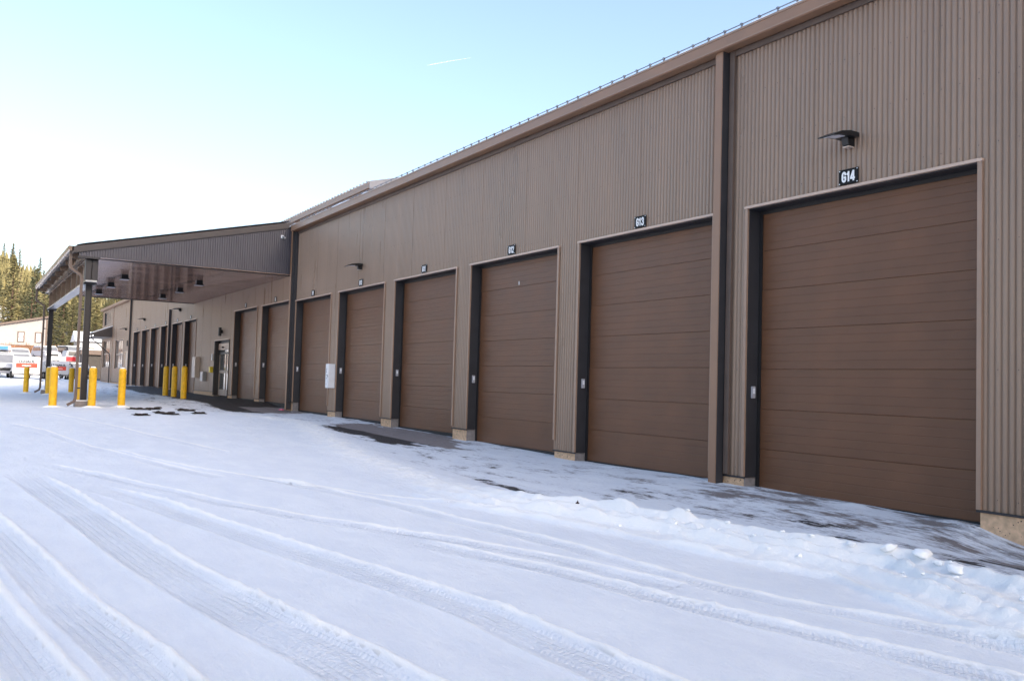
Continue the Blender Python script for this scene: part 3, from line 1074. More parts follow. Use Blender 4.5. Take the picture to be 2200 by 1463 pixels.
# entrance: sliding glass doors
eo = MB()
l, r_, t, z0, fz = ENT
eo.box(l - .05, l, -.03, .30, fz, t)
eo.box(r_, r_ + .05, -.03, .004, fz, t)
eo.box(l, l + .06, .004, .30, fz, t)
eo.box(l + .06, r_, .19, .26, t - .10, t)
eo.box(l + .06, r_, .19, .26, t - .62, t - .54)
eno = eo.build("entrance_frame", M['dark_metal'], bld)
hb = MB()
hb.box(l - .06, r_ + .06, -.045, .004, t + .002, t + .04)
hb.box(l + .06, r_, .15, .19, t - .42, t - .12)
hb.build("entrance_header", M['headtrim'], eno)
sb_ = MB(); sb_.lathe([(.05, 0), (.06, .04), (.03, .08)], (l + 1.0, .12, t - .35), 12); sb_.build("sensor", M['black'], eno)
for a, b_ in ((l + .06, l + 1.35), (l + 1.40, r_)):
    d = MB()
    d.box(a, a + .06, .20, .25, fz, t - .62)
    d.box(b_ - .06, b_, .20, .25, fz, t - .62)
    d.box(a + .06, b_ - .06, .20, .25, fz, fz + .28)
    d.box(a + .06, b_ - .06, .20, .25, fz + 1.05, fz + 1.18)
    do = d.build("sliding_door", M['frame_w'], eno)
    gl = MB()
    gl.box(a + .06, b_ - .06, .222, .228, fz + .28, fz + 1.05)
    gl.box(a + .06, b_ - .06, .222, .228, fz + 1.18, t - .62)
    gl.build("glass_pane", M['glass'], do)
gl = MB(); gl.box(l + .06, r_, .222, .228, t - .54, t - .10); gl.build("transom_pane", M['glass'], eno)
bk = MB(); bk.box(l - .3, r_ + .3, .8, .85, 0, 4); bk.build("entrance_backing", M['reveal'], bld)

# office windows and door
def office_window(x0, x1, z0, z1, cols, rows):
    f = MB()
    y0, y1 = 0.10, 0.16
    f.box(x0, x0 + .06, y0, y1, z0, z1)
    f.box(x1 - .06, x1, y0, y1, z0, z1)
    f.box(x0 + .06, x1 - .06, y0, y1, z0, z0 + .06)
    f.box(x0 + .06, x1 - .06, y0, y1, z1 - .06, z1)
    for i in range(1, cols):
        x = x0 + (x1 - x0) * i / cols
        f.box(x - .05, x + .05, y0 + .003, y1 - .003, z0 + .06, z1 - .06)
    for j in range(1, rows):
        z = z0 + (z1 - z0) * j / rows
        f.box(x0 + .06, x1 - .06, y0 + .006, y1 - .006, z - .04, z + .04)
    fo = f.build("window", M['frame_w'], bld)
    for i in range(cols):
        for j in range(rows):
            p = MB()
            xa, xb = x0 + (x1 - x0) * i / cols, x0 + (x1 - x0) * (i + 1) / cols
            za, zb = z0 + (z1 - z0) * j / rows, z0 + (z1 - z0) * (j + 1) / rows
            p.box(xa + .05, xb - .05, .128, .134, za + .04, zb - .04)
            p.build("pane", M['glass'], fo)
    tr = MB()
    tr.box(x0 - .05, x0, -.02, .10, z0, z1)
    tr.box(x0, x1, -.02, .10, z1, z1 + .03)
    tr.build("window_trim", M['headtrim'], fo)
office_window(WIN2[0], WIN2[1], WIN2[3], WIN2[2], 4, 2)
office_window(WIN1[0], WIN1[1], WIN1[3], WIN1[2], 4, 2)
office_window(UPW[0], UPW[1], UPW[3], UPW[2], 5, 1)
d = MB(); d.box(ODOOR[0] + .05, ODOOR[1] - .05, .05, .10, .7, ODOOR[2] - .05)
d.box(ODOOR[0], ODOOR[0] + .05, -.02, .12, .7, ODOOR[2]); d.box(ODOOR[1] - .05, ODOOR[1], -.02, .12, .7, ODOOR[2]); d.box(ODOOR[0] + .05, ODOOR[1] - .05, -.02, .12, ODOOR[2] - .05, ODOOR[2])
do = d.build("office_door", M['cream_door'], bld)
d = MB(); d.box(ODOOR[0] + .15, ODOOR[0] + .2, -.0, .05, 1.75, 1.9); d.build("door_handle", M['galv'], do)

# downspouts
def downspout(x0, x1, ztop, zbot, y0=-0.15):
    d = MB()
    d.box(x0, x1, y0, -0.022, zbot, ztop)
    o = d.build("downspout", M['fascia'], bld, bevel=0.008)
    for z in (zbot + 1.7, zbot + 3.9, ztop - .6):
        st = MB()
        st.box(x0 - .004, x1 + .004, y0 - .003, -0.018, z, z + .025)
        st.build("strap", M['fascia'], o)
    s2 = MB()
    s2.box(x1 + .002, x1 + .008, y0 + 0.004, -0.022, zbot + .02, ztop)
    s2.build("painted_side_shade", M['reveal'], o)  # dark sheet over the pipe side, painting its shade
    return o
downspout(-10.50, -10.33, 6.9, 0.10, -0.17)
downspout(-32.30, -32.13, 7.0, 0.42, -0.19)
downspout(-55.6, -55.42, 5.36, 0.45, -0.15)
downspout(-70.62, -70.42, 6.9, 0.70, -0.15)
dk = MB(); dk.box(-10.30, -10.20, -0.05, 0.0, 0.3, 6.88); dk.build("corner_channel", M['pipe'], bld)
dk = MB(); dk.box(-32.10, -32.02, -0.10, 0.0, 0.72, 6.98); dk.build("corner_channel", M['reveal'], bld)

# awning at the office end
aw = MB()
aw.prism([(0.0, 5.37), (-1.50, 4.76), (-1.50, 4.58), (0.0, 5.18)], 'x', -86.5, -80.15)
awo = aw.build("awning_roof", M['canopy_trim'], bld)
ag = siding_mesh("awning_gable", -1.42, -0.02, 4.47, lambda y: 4.60 + (y + 1.5) * 0.4, M['canopy_trim'], -80.2, axis='y', prof=PROF2)
link("awning_gable", ag, awo)
a = MB(); a.box(-86.4, -80.25, -1.48, -.02, 4.46, 4.50); a.build("awning_soffit", M['cream'], awo)
a = MB(); a.prism([(0, 5.375), (-1.5, 4.765), (-1.5, 4.82), (0, 5.43)], 'x', -86.5, -80.2); a.build("awning_snow", M['roofsnow'], awo)
a = MB(); a.box(-86.5, -80.15, -1.60, -1.50, 4.60, 4.76); a.build("gutter", M['canopy_trim'], awo)
a = MB(); a.tube([(-80.4, -1.55, 4.6), (-80.4, -1.55, 4.35), (-80.4, -.15, 3.1), (-80.4, -.12, 2.9), (-80.4, -.12, .75)], .055, 4, True); a.build("downspout", M['dark_metal'], awo)

# ------------------------------------------------------------------ snow guard rail along the eave
sg = empty("snow_guard", (0, 0, 0))
tag(sg, "thin metal snow guard rail clamped along the edge of the main roof", "snow guard")
g = MB()
g.tube([(-32, 0.02, 7.30), (XR, 0.02, 7.30)], .009, 6)
g.build("rail", M['clampm'], sg)
cm = MB()
cm.box(-.014, .014, -.03, .07, 7.03, 7.10)
cm.prism([(.005, 7.10), (.035, 7.10), (.035, 7.315), (.005, 7.315)], 'x', -.008, .008)
cm.box(-.020, .020, -.0, .040, 7.288, 7.316)
cmm = cm.mesh("clamp", M['clampm'])
x = -31.9
while x < 3: 
    link("clamp", cmm, sg, (x, 0, 0)); x += 0.369

# ------------------------------------------------------------------ canopy
can = empty("entrance_canopy", (-41, -3.5, 0))
tag(can, "dark metal canopy with corrugated gable standing out over the entrance", "canopy")
def C(o): o.location = Vector(o.location) - Vector((-41, -3.5, 0)); return o
XA, XB = -32.6, -49.3
rt = lambda y: 7.26 + (y + 0.12) * 0.2265
r_ = MB(); r_.prism([(-0.03, rt(-.03)), (-7.30, rt(-7.30)), (-7.30, rt(-7.30) - .06), (-0.03, rt(-.03) - .06)], 'x', XB, XA - .01)
C(r_.build("roof_sheet", M['canopy_trim'], can))
s = roof_snow_strip(XB, XA + .03, -7.25, -0.1, lambda y: rt(y) + .026, 0.06, 0.3, 14); C(s.build("roof_snow", M['roofsnow'], can, smooth=True))
for X0, X1 in ((XA - .01, XA + .05), (XB - .05, XB)):
    f = MB(); f.prism([(-0.0, rt(0) + .025), (-7.34, rt(-7.34) + .025), (-7.34, rt(-7.34) - .20), (-0.0, rt(0) - .20)], 'x', X0, X1)
    C(f.build("fascia", M['canopy_trim'], can))
f = MB(); f.prism([(-0.0, rt(0) - .17), (-7.30, rt(-7.30) - .17), (-7.30, rt(-7.30) - .20), (-0.0, rt(0) - .20)], 'x', XA + .05, XA + .062)
C(f.build("fascia_lip", M['dark_metal'], can))
k0 = math.floor(-7.12 / PANEL)
ed = [-7.12] + [k * PANEL for k in range(k0 + 1, 0)] + [-0.03]
for a, b_ in zip(ed, ed[1:]):
    C(link("gable_panel", siding_mesh("gable_panel", a + .001, b_ - .001, 5.36, lambda y: max(5.37, rt(y) - .205), M['gable'], XA + .04, axis='y', prof=PROF2), can))
f = MB(); f.prism([(-7.12, 5.40), (-0.03, 5.40), (-0.03, rt(-.03) - .21), (-7.12, rt(-7.12) - .21)], 'x', XA - .06, XA - .012)
C(f.build("gable_backing", M['canopy_trim'], can))
for X0, X1 in ((XA - .10, XA + .035), (XB - .03, XB + .1)):
    f = MB(); f.box(X0, X1, -7.15, -.03, 5.30, 5.36)
    C(f.build("soffit_trim", M['dark_metal'], can))
f = MB()
x = XB + .1
while x < XA - .11:
    f.box(x + .004, x + .30, -6.50, -0.02, 5.322, 5.34)
    f.box(x + .10, x + .115, -6.50, -0.02, 5.316, 5.322)
    f.box(x + .20, x + .215, -6.50, -0.02, 5.316, 5.322)
    x += .305
o = C(f.build("soffit_plank", M['soffit'], can)); o['kind'] = 'stuff'
f = MB(); f.box(XB + .1, XA - .1, -6.5, -.02, 5.345, 5.37); C(f.build("soffit_backing", M['canopy_trim'], can))
gt = MB(); gt.prism([(-7.30, 5.66), (-7.45, 5.66), (-7.43, 5.54), (-7.40, 5.50), (-7.30, 5.50)], 'x', XB - .05, XA + .05)
C(gt.build("gutter", M['steel'], can))
# deep edge beam with stiffeners
bm_ = MB()
bm_.box(XB + .0, XA - .12, -6.72, -6.70, 4.60, 5.30)
C(bm_.build("beam_web", M['steel'], can))
bf = MB(); bf.box(XB + .0, XA - .12, -6.88, -6.54, 4.555, 4.60); C(bf.build("beam_flange", M['flange'], can))
bf = MB(); bf.box(XB + .0, XA - .12, -6.88, -6.54, 5.27, 5.30); C(bf.build("beam_flange", M['steel'], can))
bf = MB(); bf.box(XB + .0, XA - .12, -7.02, -6.90, 5.32, 5.44); C(bf.build("purlin", M['steel'], can))
for k in range(8):
    x = XA - .9 - k * 2.15
    st = MB(); st.box(x, x + .03, -6.87, -6.722, 4.60, 5.27); st.box(x, x + .03, -6.698, -6.55, 4.60, 5.27)
    C(st.build("stiffener", M['steel'], can))
    rfm = MB(); rfm.prism([(-6.55, 5.345), (-7.28, 5.345), (-7.28, 5.50), (-6.55, 5.66)], 'x', x, x + .05)
    C(rfm.build("rafter_end", M['steel'], can))
fb_ = MB(); fb_.box(XA - .42, XA - .12, -6.90, -6.52, 4.60, 5.30); C(fb_.build("beam_end_box", M['dark_metal'], can))
for X0 in (-33.25, -49.0):
    g0 = gz(X0, -6.7)
    p = MB()
    p.box(X0 - .08, X0 + .08, -6.82, -6.805, g0 + .2, 4.50)
    p.box(X0 - .08, X0 + .08, -6.635, -6.62, g0 + .2, 4.50)
    p.box(X0 - .006, X0 + .006, -6.805, -6.635, g0 + .2, 4.50)
    po = C(p.build("post", M['dark_metal'], can))
    cp_ = MB(); cp_.box(X0 - .17, X0 + .17, -6.90, -6.50, 4.50, 4.555)
    cpo = cp_.build("cap_plate", M['dark_metal'], po)
    bt = MB()
    for dx in (-.12, .12):
        for dy in (-.13, .16): bt.lathe([(.02, -.05), (.02, .09)], (X0 + dx, -6.71 + dy, 4.5), 6)
    bt.build("bolts", M['galv'], po)
    pr = MB(); pr.box(X0 - .25, X0 + .25, -6.98, -6.44, g0 - .3, g0 + .20)
    C(pr.build("pier", M['concrete_grey'], can))
    sc_ = MB(); sc_.box(X0 - .22, X0 + .22, -6.95, -6.50, g0 + .201, g0 + .235); C(sc_.build("pier_snow", M['snow'], can, bevel=.015))
for X0 in (-32.75, -49.35):
    g0 = gz(X0, -7.0)
    d = MB()
    d.tube([(X0, -7.36, 5.52), (X0, -7.36, 5.02), (X0, -7.33, 4.95), (X0, -7.02, 4.74), (X0, -7.0, 4.66), (X0, -7.0, g0 + .32), (X0, -7.04, g0 + .2), (X0, -7.24, g0 + .08)],
           .062, 4, True)
    do = C(d.build("downspout", M['pipe'], can, bevel=0))
    st = MB(); st.box(X0 - .07, X0 + .07, -6.98, -6.88, g0 + .62, g0 + .66); st.box(X0 - .07, X0 + .07, -6.98, -6.88, 3.6, 3.64); st.build("strap", M['dark_metal'], do)

# soffit lamps
sl = None
NM = ["near outer", "middle outer", "far outer", "near inner", "middle inner", "far inner"]
SL = [(-37.0, -5.12), (-40.8, -5.12), (-44.8, -5.12), (-37.0, -2.38), (-40.8, -2.38), (-44.8, -2.38)]
lab = ["dark soffit lamp under the canopy, outer row, nearest the corrugated gable", "dark soffit lamp under the canopy, middle one of the outer row",
       "dark soffit lamp under the canopy, outer row, farthest from the gable", "dark soffit lamp under the canopy, building side, nearest the corrugated gable",
       "dark soffit lamp under the canopy, middle one of the row by the wall", "dark soffit lamp under the canopy, building side, farthest from the gable"]
for i, (x, y) in enumerate(SL):
    if sl is None:
        sl = empty("soffit_lamp", (x, y, 5.32))
        a = MB(); a.box(-.12, .12, -.12, .12, -.15, 0); ho = a.build("housing", M['black'], sl, bevel=.01)
        a = MB(); a.prism([(-.12, -.15), (.12, -.15), (.18, -.20), (-.18, -.20)], 'x', -.18, .18); a.build("skirt", M['black'], sl)
        a = MB(); a.box(-.15, .15, -.15, .15, -.214, -.201); a.build("lens", M['lens'], sl)
        o = sl
    else:
        o = copy_tree(sl)
        o.location = (x, y, 5.32)
    tag(o, lab[i], "lamp", "square lamps under the canopy soffit")

# security camera on the gable
sc0 = empty("security_camera", (XA + .04, -0.45, 6.72))
tag(sc0, "small pale security camera on the corrugated canopy gable", "camera")
a = MB(); a.box(0, .03, -.05, .05, -.07, .05); a.build("mount", M['whitebox'], sc0)
a = MB(); a.tube([(.03, 0, 0), (.1, 0.02, -.02)], .02, 8); a.tube([(.08, .02, -.03), (.16, .05, -.06)], .045, 10); a.build("body", M['galv'], sc0, smooth=True)
a = MB(); a.tube([(.16, .05, -.06), (.17, .054, -.064)], .03, 10); a.build("lens", M['lens'], sc0)

# ------------------------------------------------------------------ number signs above the doors
ordn = {"G14": "closest to the camera", "G13": "", "G12": ""}
tmpl = None
for i, (l, r_, t, sbm, fz, num) in enumerate(DOORS):
    cx = (l + r_) / 2 - (0.0 if i < 6 else 0)
    s = empty("number_sign", (cx, -0.012, t + 0.165))
    if tmpl is None:
        a = MB(); a.box(-.16, .16, -.010, 0, -.105, .105)
        pm = a.mesh("plate", M['black_sign'], bevel=.004)
        a = MB()
        for sx in (-.142, .142):
            for sz in (-.088, .088):
                n = len(a.v); a.tube([(sx, -.010, sz), (sx, -.016, sz)], .008, 8)
        rm = a.mesh("rivets", M['white'])
        tmpl = (pm, rm)
    link("plate", tmpl[0], s)
    link("rivets", tmpl[1], s)
    link("lettering", stroke_text(num, .140, .070, .014, .027, M['white']), s, (0, -.0102, 0))
    tag(s, "black number sign reading %s in white above its roll-up door" % num, "sign", "number signs above the roll-up doors")

# ------------------------------------------------------------------ keypads on the left reveals
kp = None
for i, (l, r_, t, sbm, fz, num) in enumerate(DOORS):
    z = fz + 1.48 + (0.02 if i % 2 else 0)
    p = (l + 0.0115, 0.12, z)
    if kp is None:
        kp = empty("keypad_box", p)
        a = MB(); a.box(0, .035, -.035, .035, -.09, .09); a.build("cover", M['greybox'], kp, bevel=.006)
        a = MB(); a.box(.035, .038, -.022, .022, -.02, .06); a.build("button_plate", M['whitebox'], kp)
        o = kp
    else:
        o = copy_tree(kp); o.location = p
    tag(o, "small grey switch box on the dark left jamb of door %s" % num, "switch box", "switch boxes on the door jambs")

# ------------------------------------------------------------------ wall lamps
wl = None
for (x, z, txt) in ((-8.03, 5.0, "black wing-shaped wall lamp above the sign G14"), (-25.75, 5.0, "black wing-shaped wall lamp above the sign G10"),
                    (-52.7, 5.2, "black wing-shaped wall lamp on the far wall beside the canopy soffit"), (-64.5, 5.2, "black wing-shaped wall lamp above the far row of doors"),
                    (-72.6, 4.85, "black wing-shaped wall lamp above the cream office door")):
    if wl is None:
        wl = empty("wall_lamp", (x, 0, z))
        a = MB()
        top = [(-.02, .075), (-.18, .078), (-.36, .045), (-.52, -.03), (-.52, -.042), (-.36, .002), (-.20, .012), (-.02, .010)]
        a.prism(top, 'x', -.14, .14)
        a.build("head", M['black'], wl, bevel=.012)
        a = MB(); a.prism([(-.24, -.002), (-.36, -.008), (-.46, -.034), (-.46, -.02), (-.36, .004), (-.24, .012)], 'x', -.08, .08); a.build("lens", M['lens'], wl)
        a = MB(); a.prism([(-.004, .012), (-.15, .012), (-.125, -.085), (-.004, -.10)], 'x', -.055, .055); a.build("mount", M['black'], wl, bevel=.006)
        a = MB(); a.box(-.05, .05, -.12, -.01, -.112, -.100); a.build("mount_foot", M['creambox'], wl)
        o = wl
    else:
        o = copy_tree(wl); o.location = (x, 0, z)
    tag(o, txt, "lamp", "wall lamps along the facade")

# cylinder wall sconces (over the entrance, by the office door)
sc1 = empty("wall_sconce", (-42.9, -.03, 3.62))
a = MB(); a.lathe([(.07, -.2), (.07, .2)], (0, -.09, 0), 14); a.build("body", M['black'], sc1, smooth=True)
a = MB(); a.box(-.05, .05, -.03, .03, -.08, .08); a.build("mount", M['black'], sc1)
tag(sc1, "black upright wall sconce above the sliding glass entrance", "lamp", "upright wall sconces")
sc2 = copy_tree(sc1); sc2.location = (-71.0, -.03, 3.75)
tag(sc2, "black upright wall sconce above the cream office door", "lamp", "upright wall sconces")

# ------------------------------------------------------------------ boxes on the wall
def wall_box(name, x0, x1, z0, z1, d, m_, label, cat, lid=True):
    e = empty(name, ((x0 + x1) / 2, -.006, z0))
    w = (x1 - x0) / 2
    a = MB(); a.box(-w, w, -d, 0, 0, z1 - z0); a.build("box", M[m_], e, bevel=.008)
    if lid:
        a = MB(); a.box(-w + .02, w - .02, -d - .008, -d - .0005, .02, z1 - z0 - .02); a.build("lid", M[m_], e, bevel=.003)
        a = MB(); a.box(w - .06, w - .04, -d - .022, -d - .008, (z1 - z0) * .45, (z1 - z0) * .55); a.build("latch", M['galv'], e)
    return tag(e, label, cat)
b_ = wall_box("utility_box", -27.96, -27.68, 1.29, 2.06, .22, 'whitebox', "white metal box on the pier between doors G9 and G10", "utility box")
a = MB()
for k, (dz, w) in enumerate(((.60, .06), (.55, .05), (.50, .07), (.40, .04), (.30, .05), (.12, .03))):
    a.box(-.05, -.05 + w, -.232, -.2295, dz, dz + .02)
a.build("printed_lines", M['lettering'], b_)
b_.children[0].name = "box"
wall_box("electrical_box", -48.1, -47.35, 1.45, 2.5, .22, 'creambox', "tall pale electrical box on the wall beside the sixth far door", "utility box")
wall_box("electrical_box", -46.3, -45.75, 1.3, 1.75, .18, 'galv', "small grey electrical box low on the wall left of the entrance", "utility box")
wall_box("alarm_box", -44.72, -44.42, 1.72, 2.0, .14, 'yellowbox', "small yellow alarm box left of the glass entrance", "alarm box", False)
wall_box("card_reader", -44.62, -44.48, 2.3, 2.62, .06, 'whitebox', "slim white card reader left of the glass entrance", "card reader", False)
pk = MB(); pk.lathe([(.16, 0), (.13, .04), (.05, .06)], (0, 0, 0), 14)
o = pk.build("pink_snow_lump", M['pink'], None, loc=(-32.55, -.22, gz(-32.55, -.22) - .01)); o.scale = (1, .6, .8)
tag(o, "pink stained lump at the foot of the tall downspout", "marking")

# ------------------------------------------------------------------ bollards
bo = None
BOL = [(-32.76, -7.66, 1.33, "yellow bollard left of the near canopy post, outermost"), (-32.72, -6.51, 1.33, "yellow bollard just right of the near canopy post"),
       (-33.42, -5.51, 1.33, "yellow bollard standing apart, right of the near canopy post"), (-34.5, -6.69, 1.33, "yellow bollard glimpsed between the near post and its downspout"),
       (-49.9, -7.58, 1.30, "yellow bollard farthest left, alone in front of the parked trailers"), (-51.0, -5.5, 1.30, "yellow bollard behind the near post, left of its downspout"),
       (-47.9, -6.75, 1.30, "yellow bollard beside the far canopy post, half hidden behind the outermost one"),
       (-44.6, -2.09, 1.33, "yellow bollard by the entrance, left of three"), (-42.4, -2.12, 1.33, "yellow bollard by the entrance, middle of three"),
       (-39.8, -2.22, 1.33, "yellow bollard by the entrance, right of three")]
for x, y, h, txt in BOL:
    if bo is None:
        bo = empty("bollard", (x, y, gz(x, y)))
        a = MB(); a.lathe([(.122, -.3), (.122, 1.20), (.124, 1.21), (.118, 1.26), (.095, 1.305), (.05, 1.33), (.01, 1.335)], (0, 0, 0), 28); a.build("sleeve", M['yellow'], bo, smooth=True)
        a = MB()
        n = 22
        a.lathe([(.30, -.02), (.25, .015), (.18, .045), (.125, .06)], (0, 0, 0), n)
        for i_, vtx in enumerate(a.v):
            f = 0.8 + .45 * random.random(); a.v[i_] = (vtx[0] * f if math.hypot(vtx[0], vtx[1]) > .15 else vtx[0], vtx[1] * f if math.hypot(vtx[0], vtx[1]) > .15 else vtx[1], vtx[2])
        a.build("snow_collar", M['snow'], bo, smooth=True)
        a = MB(); a.lathe([(.09, 1.308), (.06, 1.345), (.02, 1.352)], (0.0, 0, 0), 16); a.build("snow_cap", M['snow'], bo, smooth=True)
        o = bo
    else:
        o = copy_tree(bo); o.location = (x, y, gz(x, y) + .01); o.rotation_euler = (0, 0, random.uniform(0, 6))
    o.scale = (1, 1, h / 1.33)
    if y > -3:
        for ch in list(o.children):
            if ch.name.startswith("snow_"): bpy.data.objects.remove(ch)
    tag(o, txt, "bollard", "yellow bollards around the canopy")

# ------------------------------------------------------------------ clods, snow chunks, leaves
def lump_mesh(name, seed, material, jag=.35, flat=.5):
    rr = np.random.RandomState(seed)
    import bmesh
    bm = bmesh.new()
    bmesh.ops.create_icosphere(bm, subdivisions=3, radius=1)
    ph = rr.rand(9) * 6
    for v in bm.verts:
        c_ = v.co.copy()
        f = 1 + jag * (math.sin(c_.x * 3 + ph[0]) * math.sin(c_.y * 3.3 + ph[1]) + .6 * math.sin(c_.z * 5 + ph[2] + c_.x * 4) + .35 * math.sin(c_.x * 9 + ph[3]) * math.cos(c_.y * 8 + ph[4]))
        v.co = c_ * f
        v.co.z *= flat
    me = bpy.data.meshes.new(name)
    bm.to_mesh(me)
    bm.free()
    me.materials.append(material)
    for p in me.polygons: p.use_smooth = True
    return me
clods = [lump_mesh("dirt_clod", s, M['dirt'], .55, .35) for s in (1, 2, 3)]
CL = [(-31.3, -5.38, .38), (-31.2, -5.02, .32), (-31.7, -4.72, .36), (-27.2, -5.85, .34), (-28.6, -5.12, .34), (-28.1, -4.95, .38), (-27.6, -4.85, .22), (-30.7, -4.05, .36), (-30.3, -3.88, .28), (-28.6, -3.95, .34), (-28.2, -4.2, .18)]
for i, (x, y, s) in enumerate(CL):
    o = link("dirt_clod", clods[i % 3], None, (x, y, gz(x, y) + .045), (0, 0, random.uniform(-.5, .5) + R(60)), (s * .52, s * .22, s * .26))
    tag(o, "dark clod of frozen dirt lying in the snow right of the bollards", "dirt clod", "dark dirt clods in the snow")
chunks = [lump_mesh("snow_chunk", s, M['snow'], .17, .62) for s in (11, 12, 13, 14)]
CH = []
for _ in range(95):
    x = -9 + 6.2 * random.random() ** .8
    yb = float(np.interp(x, BERM[0], BERM[1]))
    CH.append((x, yb + random.uniform(-.7, .28), random.uniform(.008, .028)))
CH += [(-4.95, -2.88, .065), (-5.25, -2.92, .055), (-4.75, -2.95, .04), (-4.55, -3.02, .06), (-5.05, -2.96, .035), (-5.6, -3.0, .04), (-6.1, -3.05, .04)]
for i, (x, y, s) in enumerate(CH):
    z, _, _, _ = snow_surface(np.array([x]), np.array([y]))
    o = link("snow_chunk", chunks[i % 4], None, (x, y, float(z[0]) + s * .25), (random.uniform(-.3, .3), random.uniform(-.3, .3), random.uniform(0, 6)), (s * random.uniform(.9, 1.5), s, s))
    tag(o, "lump of broken snow on the ploughed ridge near the building", "snow lump", "snow lumps along the ploughed ridge")
for i, (x, y, txt) in enumerate(((-8.77, -3.86, "small dark dead leaf standing in the snow ridge, right one"), (-9.12, -4.03, "small dark dead leaf lying in the snow ridge, left one"))):
    z, _, _, _ = snow_surface(np.array([x]), np.array([y]))
    lf = MB()
    pts = [(0, 0), (.018, .02), (.024, .045), (.012, .06), (.004, .085), (-.008, .06), (-.022, .05), (-.016, .02)]
    if i: pts = [(a_, b2 * .4) for a_, b2 in pts]
    lf.prism(pts, 'y', 0, .0035)
    o = lf.build("dead_leaf", M['leaf'], None, loc=(x, y, float(z[0]) - .004))
    o.rotation_euler = (R(12 if not i else 50), 0, R(60))
    o.scale = (1, 1, 1)
    tag(o, txt, "leaf")


# ------------------------------------------------------------------ far yard: trailers and vehicles
def wheel(parent, x, y, z, r, w):
    a = MB(); a.lathe([(r * .6, -w / 2), (r, -w / 2 + .02), (r, w / 2 - .02), (r * .6, w / 2)], (0, 0, 0), 18)
    o = a.build("wheel", M['tyre'], parent, loc=(x, y, z)); o.rotation_euler = (R(90), 0, 0)
    a = MB(); a.lathe([(r * .58, -w / 2 - .01), (r * .58, w / 2 + .01)], (0, 0, 0), 14); a.build("rim", M['rim'], o)
    return o


def trailer(x, y, w, h, rz, label):
    e = empty("cargo_trailer", (x, y, gz(x, y)), rz)
    L_ = 3.4
    a = MB(); z0 = .42
    a.prism([(0, z0), (0, h * .80), (-.30, h), (-L_, h), (-L_, z0)], 'y', -w / 2 + .16, w / 2 - .16)
    a.build("body", M['vwhite'], e, bevel=.05)
    a = MB(); a.box(-L_, .02, -w / 2 + .14, w / 2 - .14, z0 - .1, z0 - .0); a.build("chassis", M['cargo'], e)
    a = MB(); a.box(.003, .010, -w / 2 + .42, w / 2 - .42, h * .50, h * .70); a.build("orange_band", M['orange'], e)
    t = text_mesh("U-HAUL", .30, M['lettering'], .002, .012, 1.15); link("lettering", t, e, (.012, 0, h * .77), (R(90), 0, R(90)))
    a = MB()
    for k in range(9): a.box(.0105, .0125, -.36 + k * .08, -.31 + k * .08, h * .575, h * .615)
    a.build("pale_print", M['white'], e)
    for s in (-1, 1):
        wheel(e, -1.7, s * (w / 2 - .08), .32, .32, .2)
        wheel(e, -.75, s * (w / 2 - .08), .32, .32, .2)
        a = MB(); a.box(-2.2, -.25, min(s * (w / 2 - .18), s * (w / 2)), max(s * (w / 2 - .18), s * (w / 2)), .68, .73); a.build("fender", M['vwhite'], e)
    a = MB(); a.tube([(0, -.5, .38), (.9, 0, .4)], .04, 6); a.tube([(0, .5, .38), (.9, 0, .4)], .04, 6); a.tube([(.9, 0, .5), (.9, 0, 0)], .03, 6); a.build("tow_bar", M['black'], e)
    tag(e, label, "trailer", "white rental trailers parked in the far yard")
    return e
trailer(-90.0, -5.58, 2.5, 1.95, R(-3), "white cargo trailer with orange band and dark lettering, behind the farthest left bollard")
trailer(-92.2, -2.9, 2.1, 1.65, R(6), "smaller white cargo trailer with orange band, seen between the canopy posts")


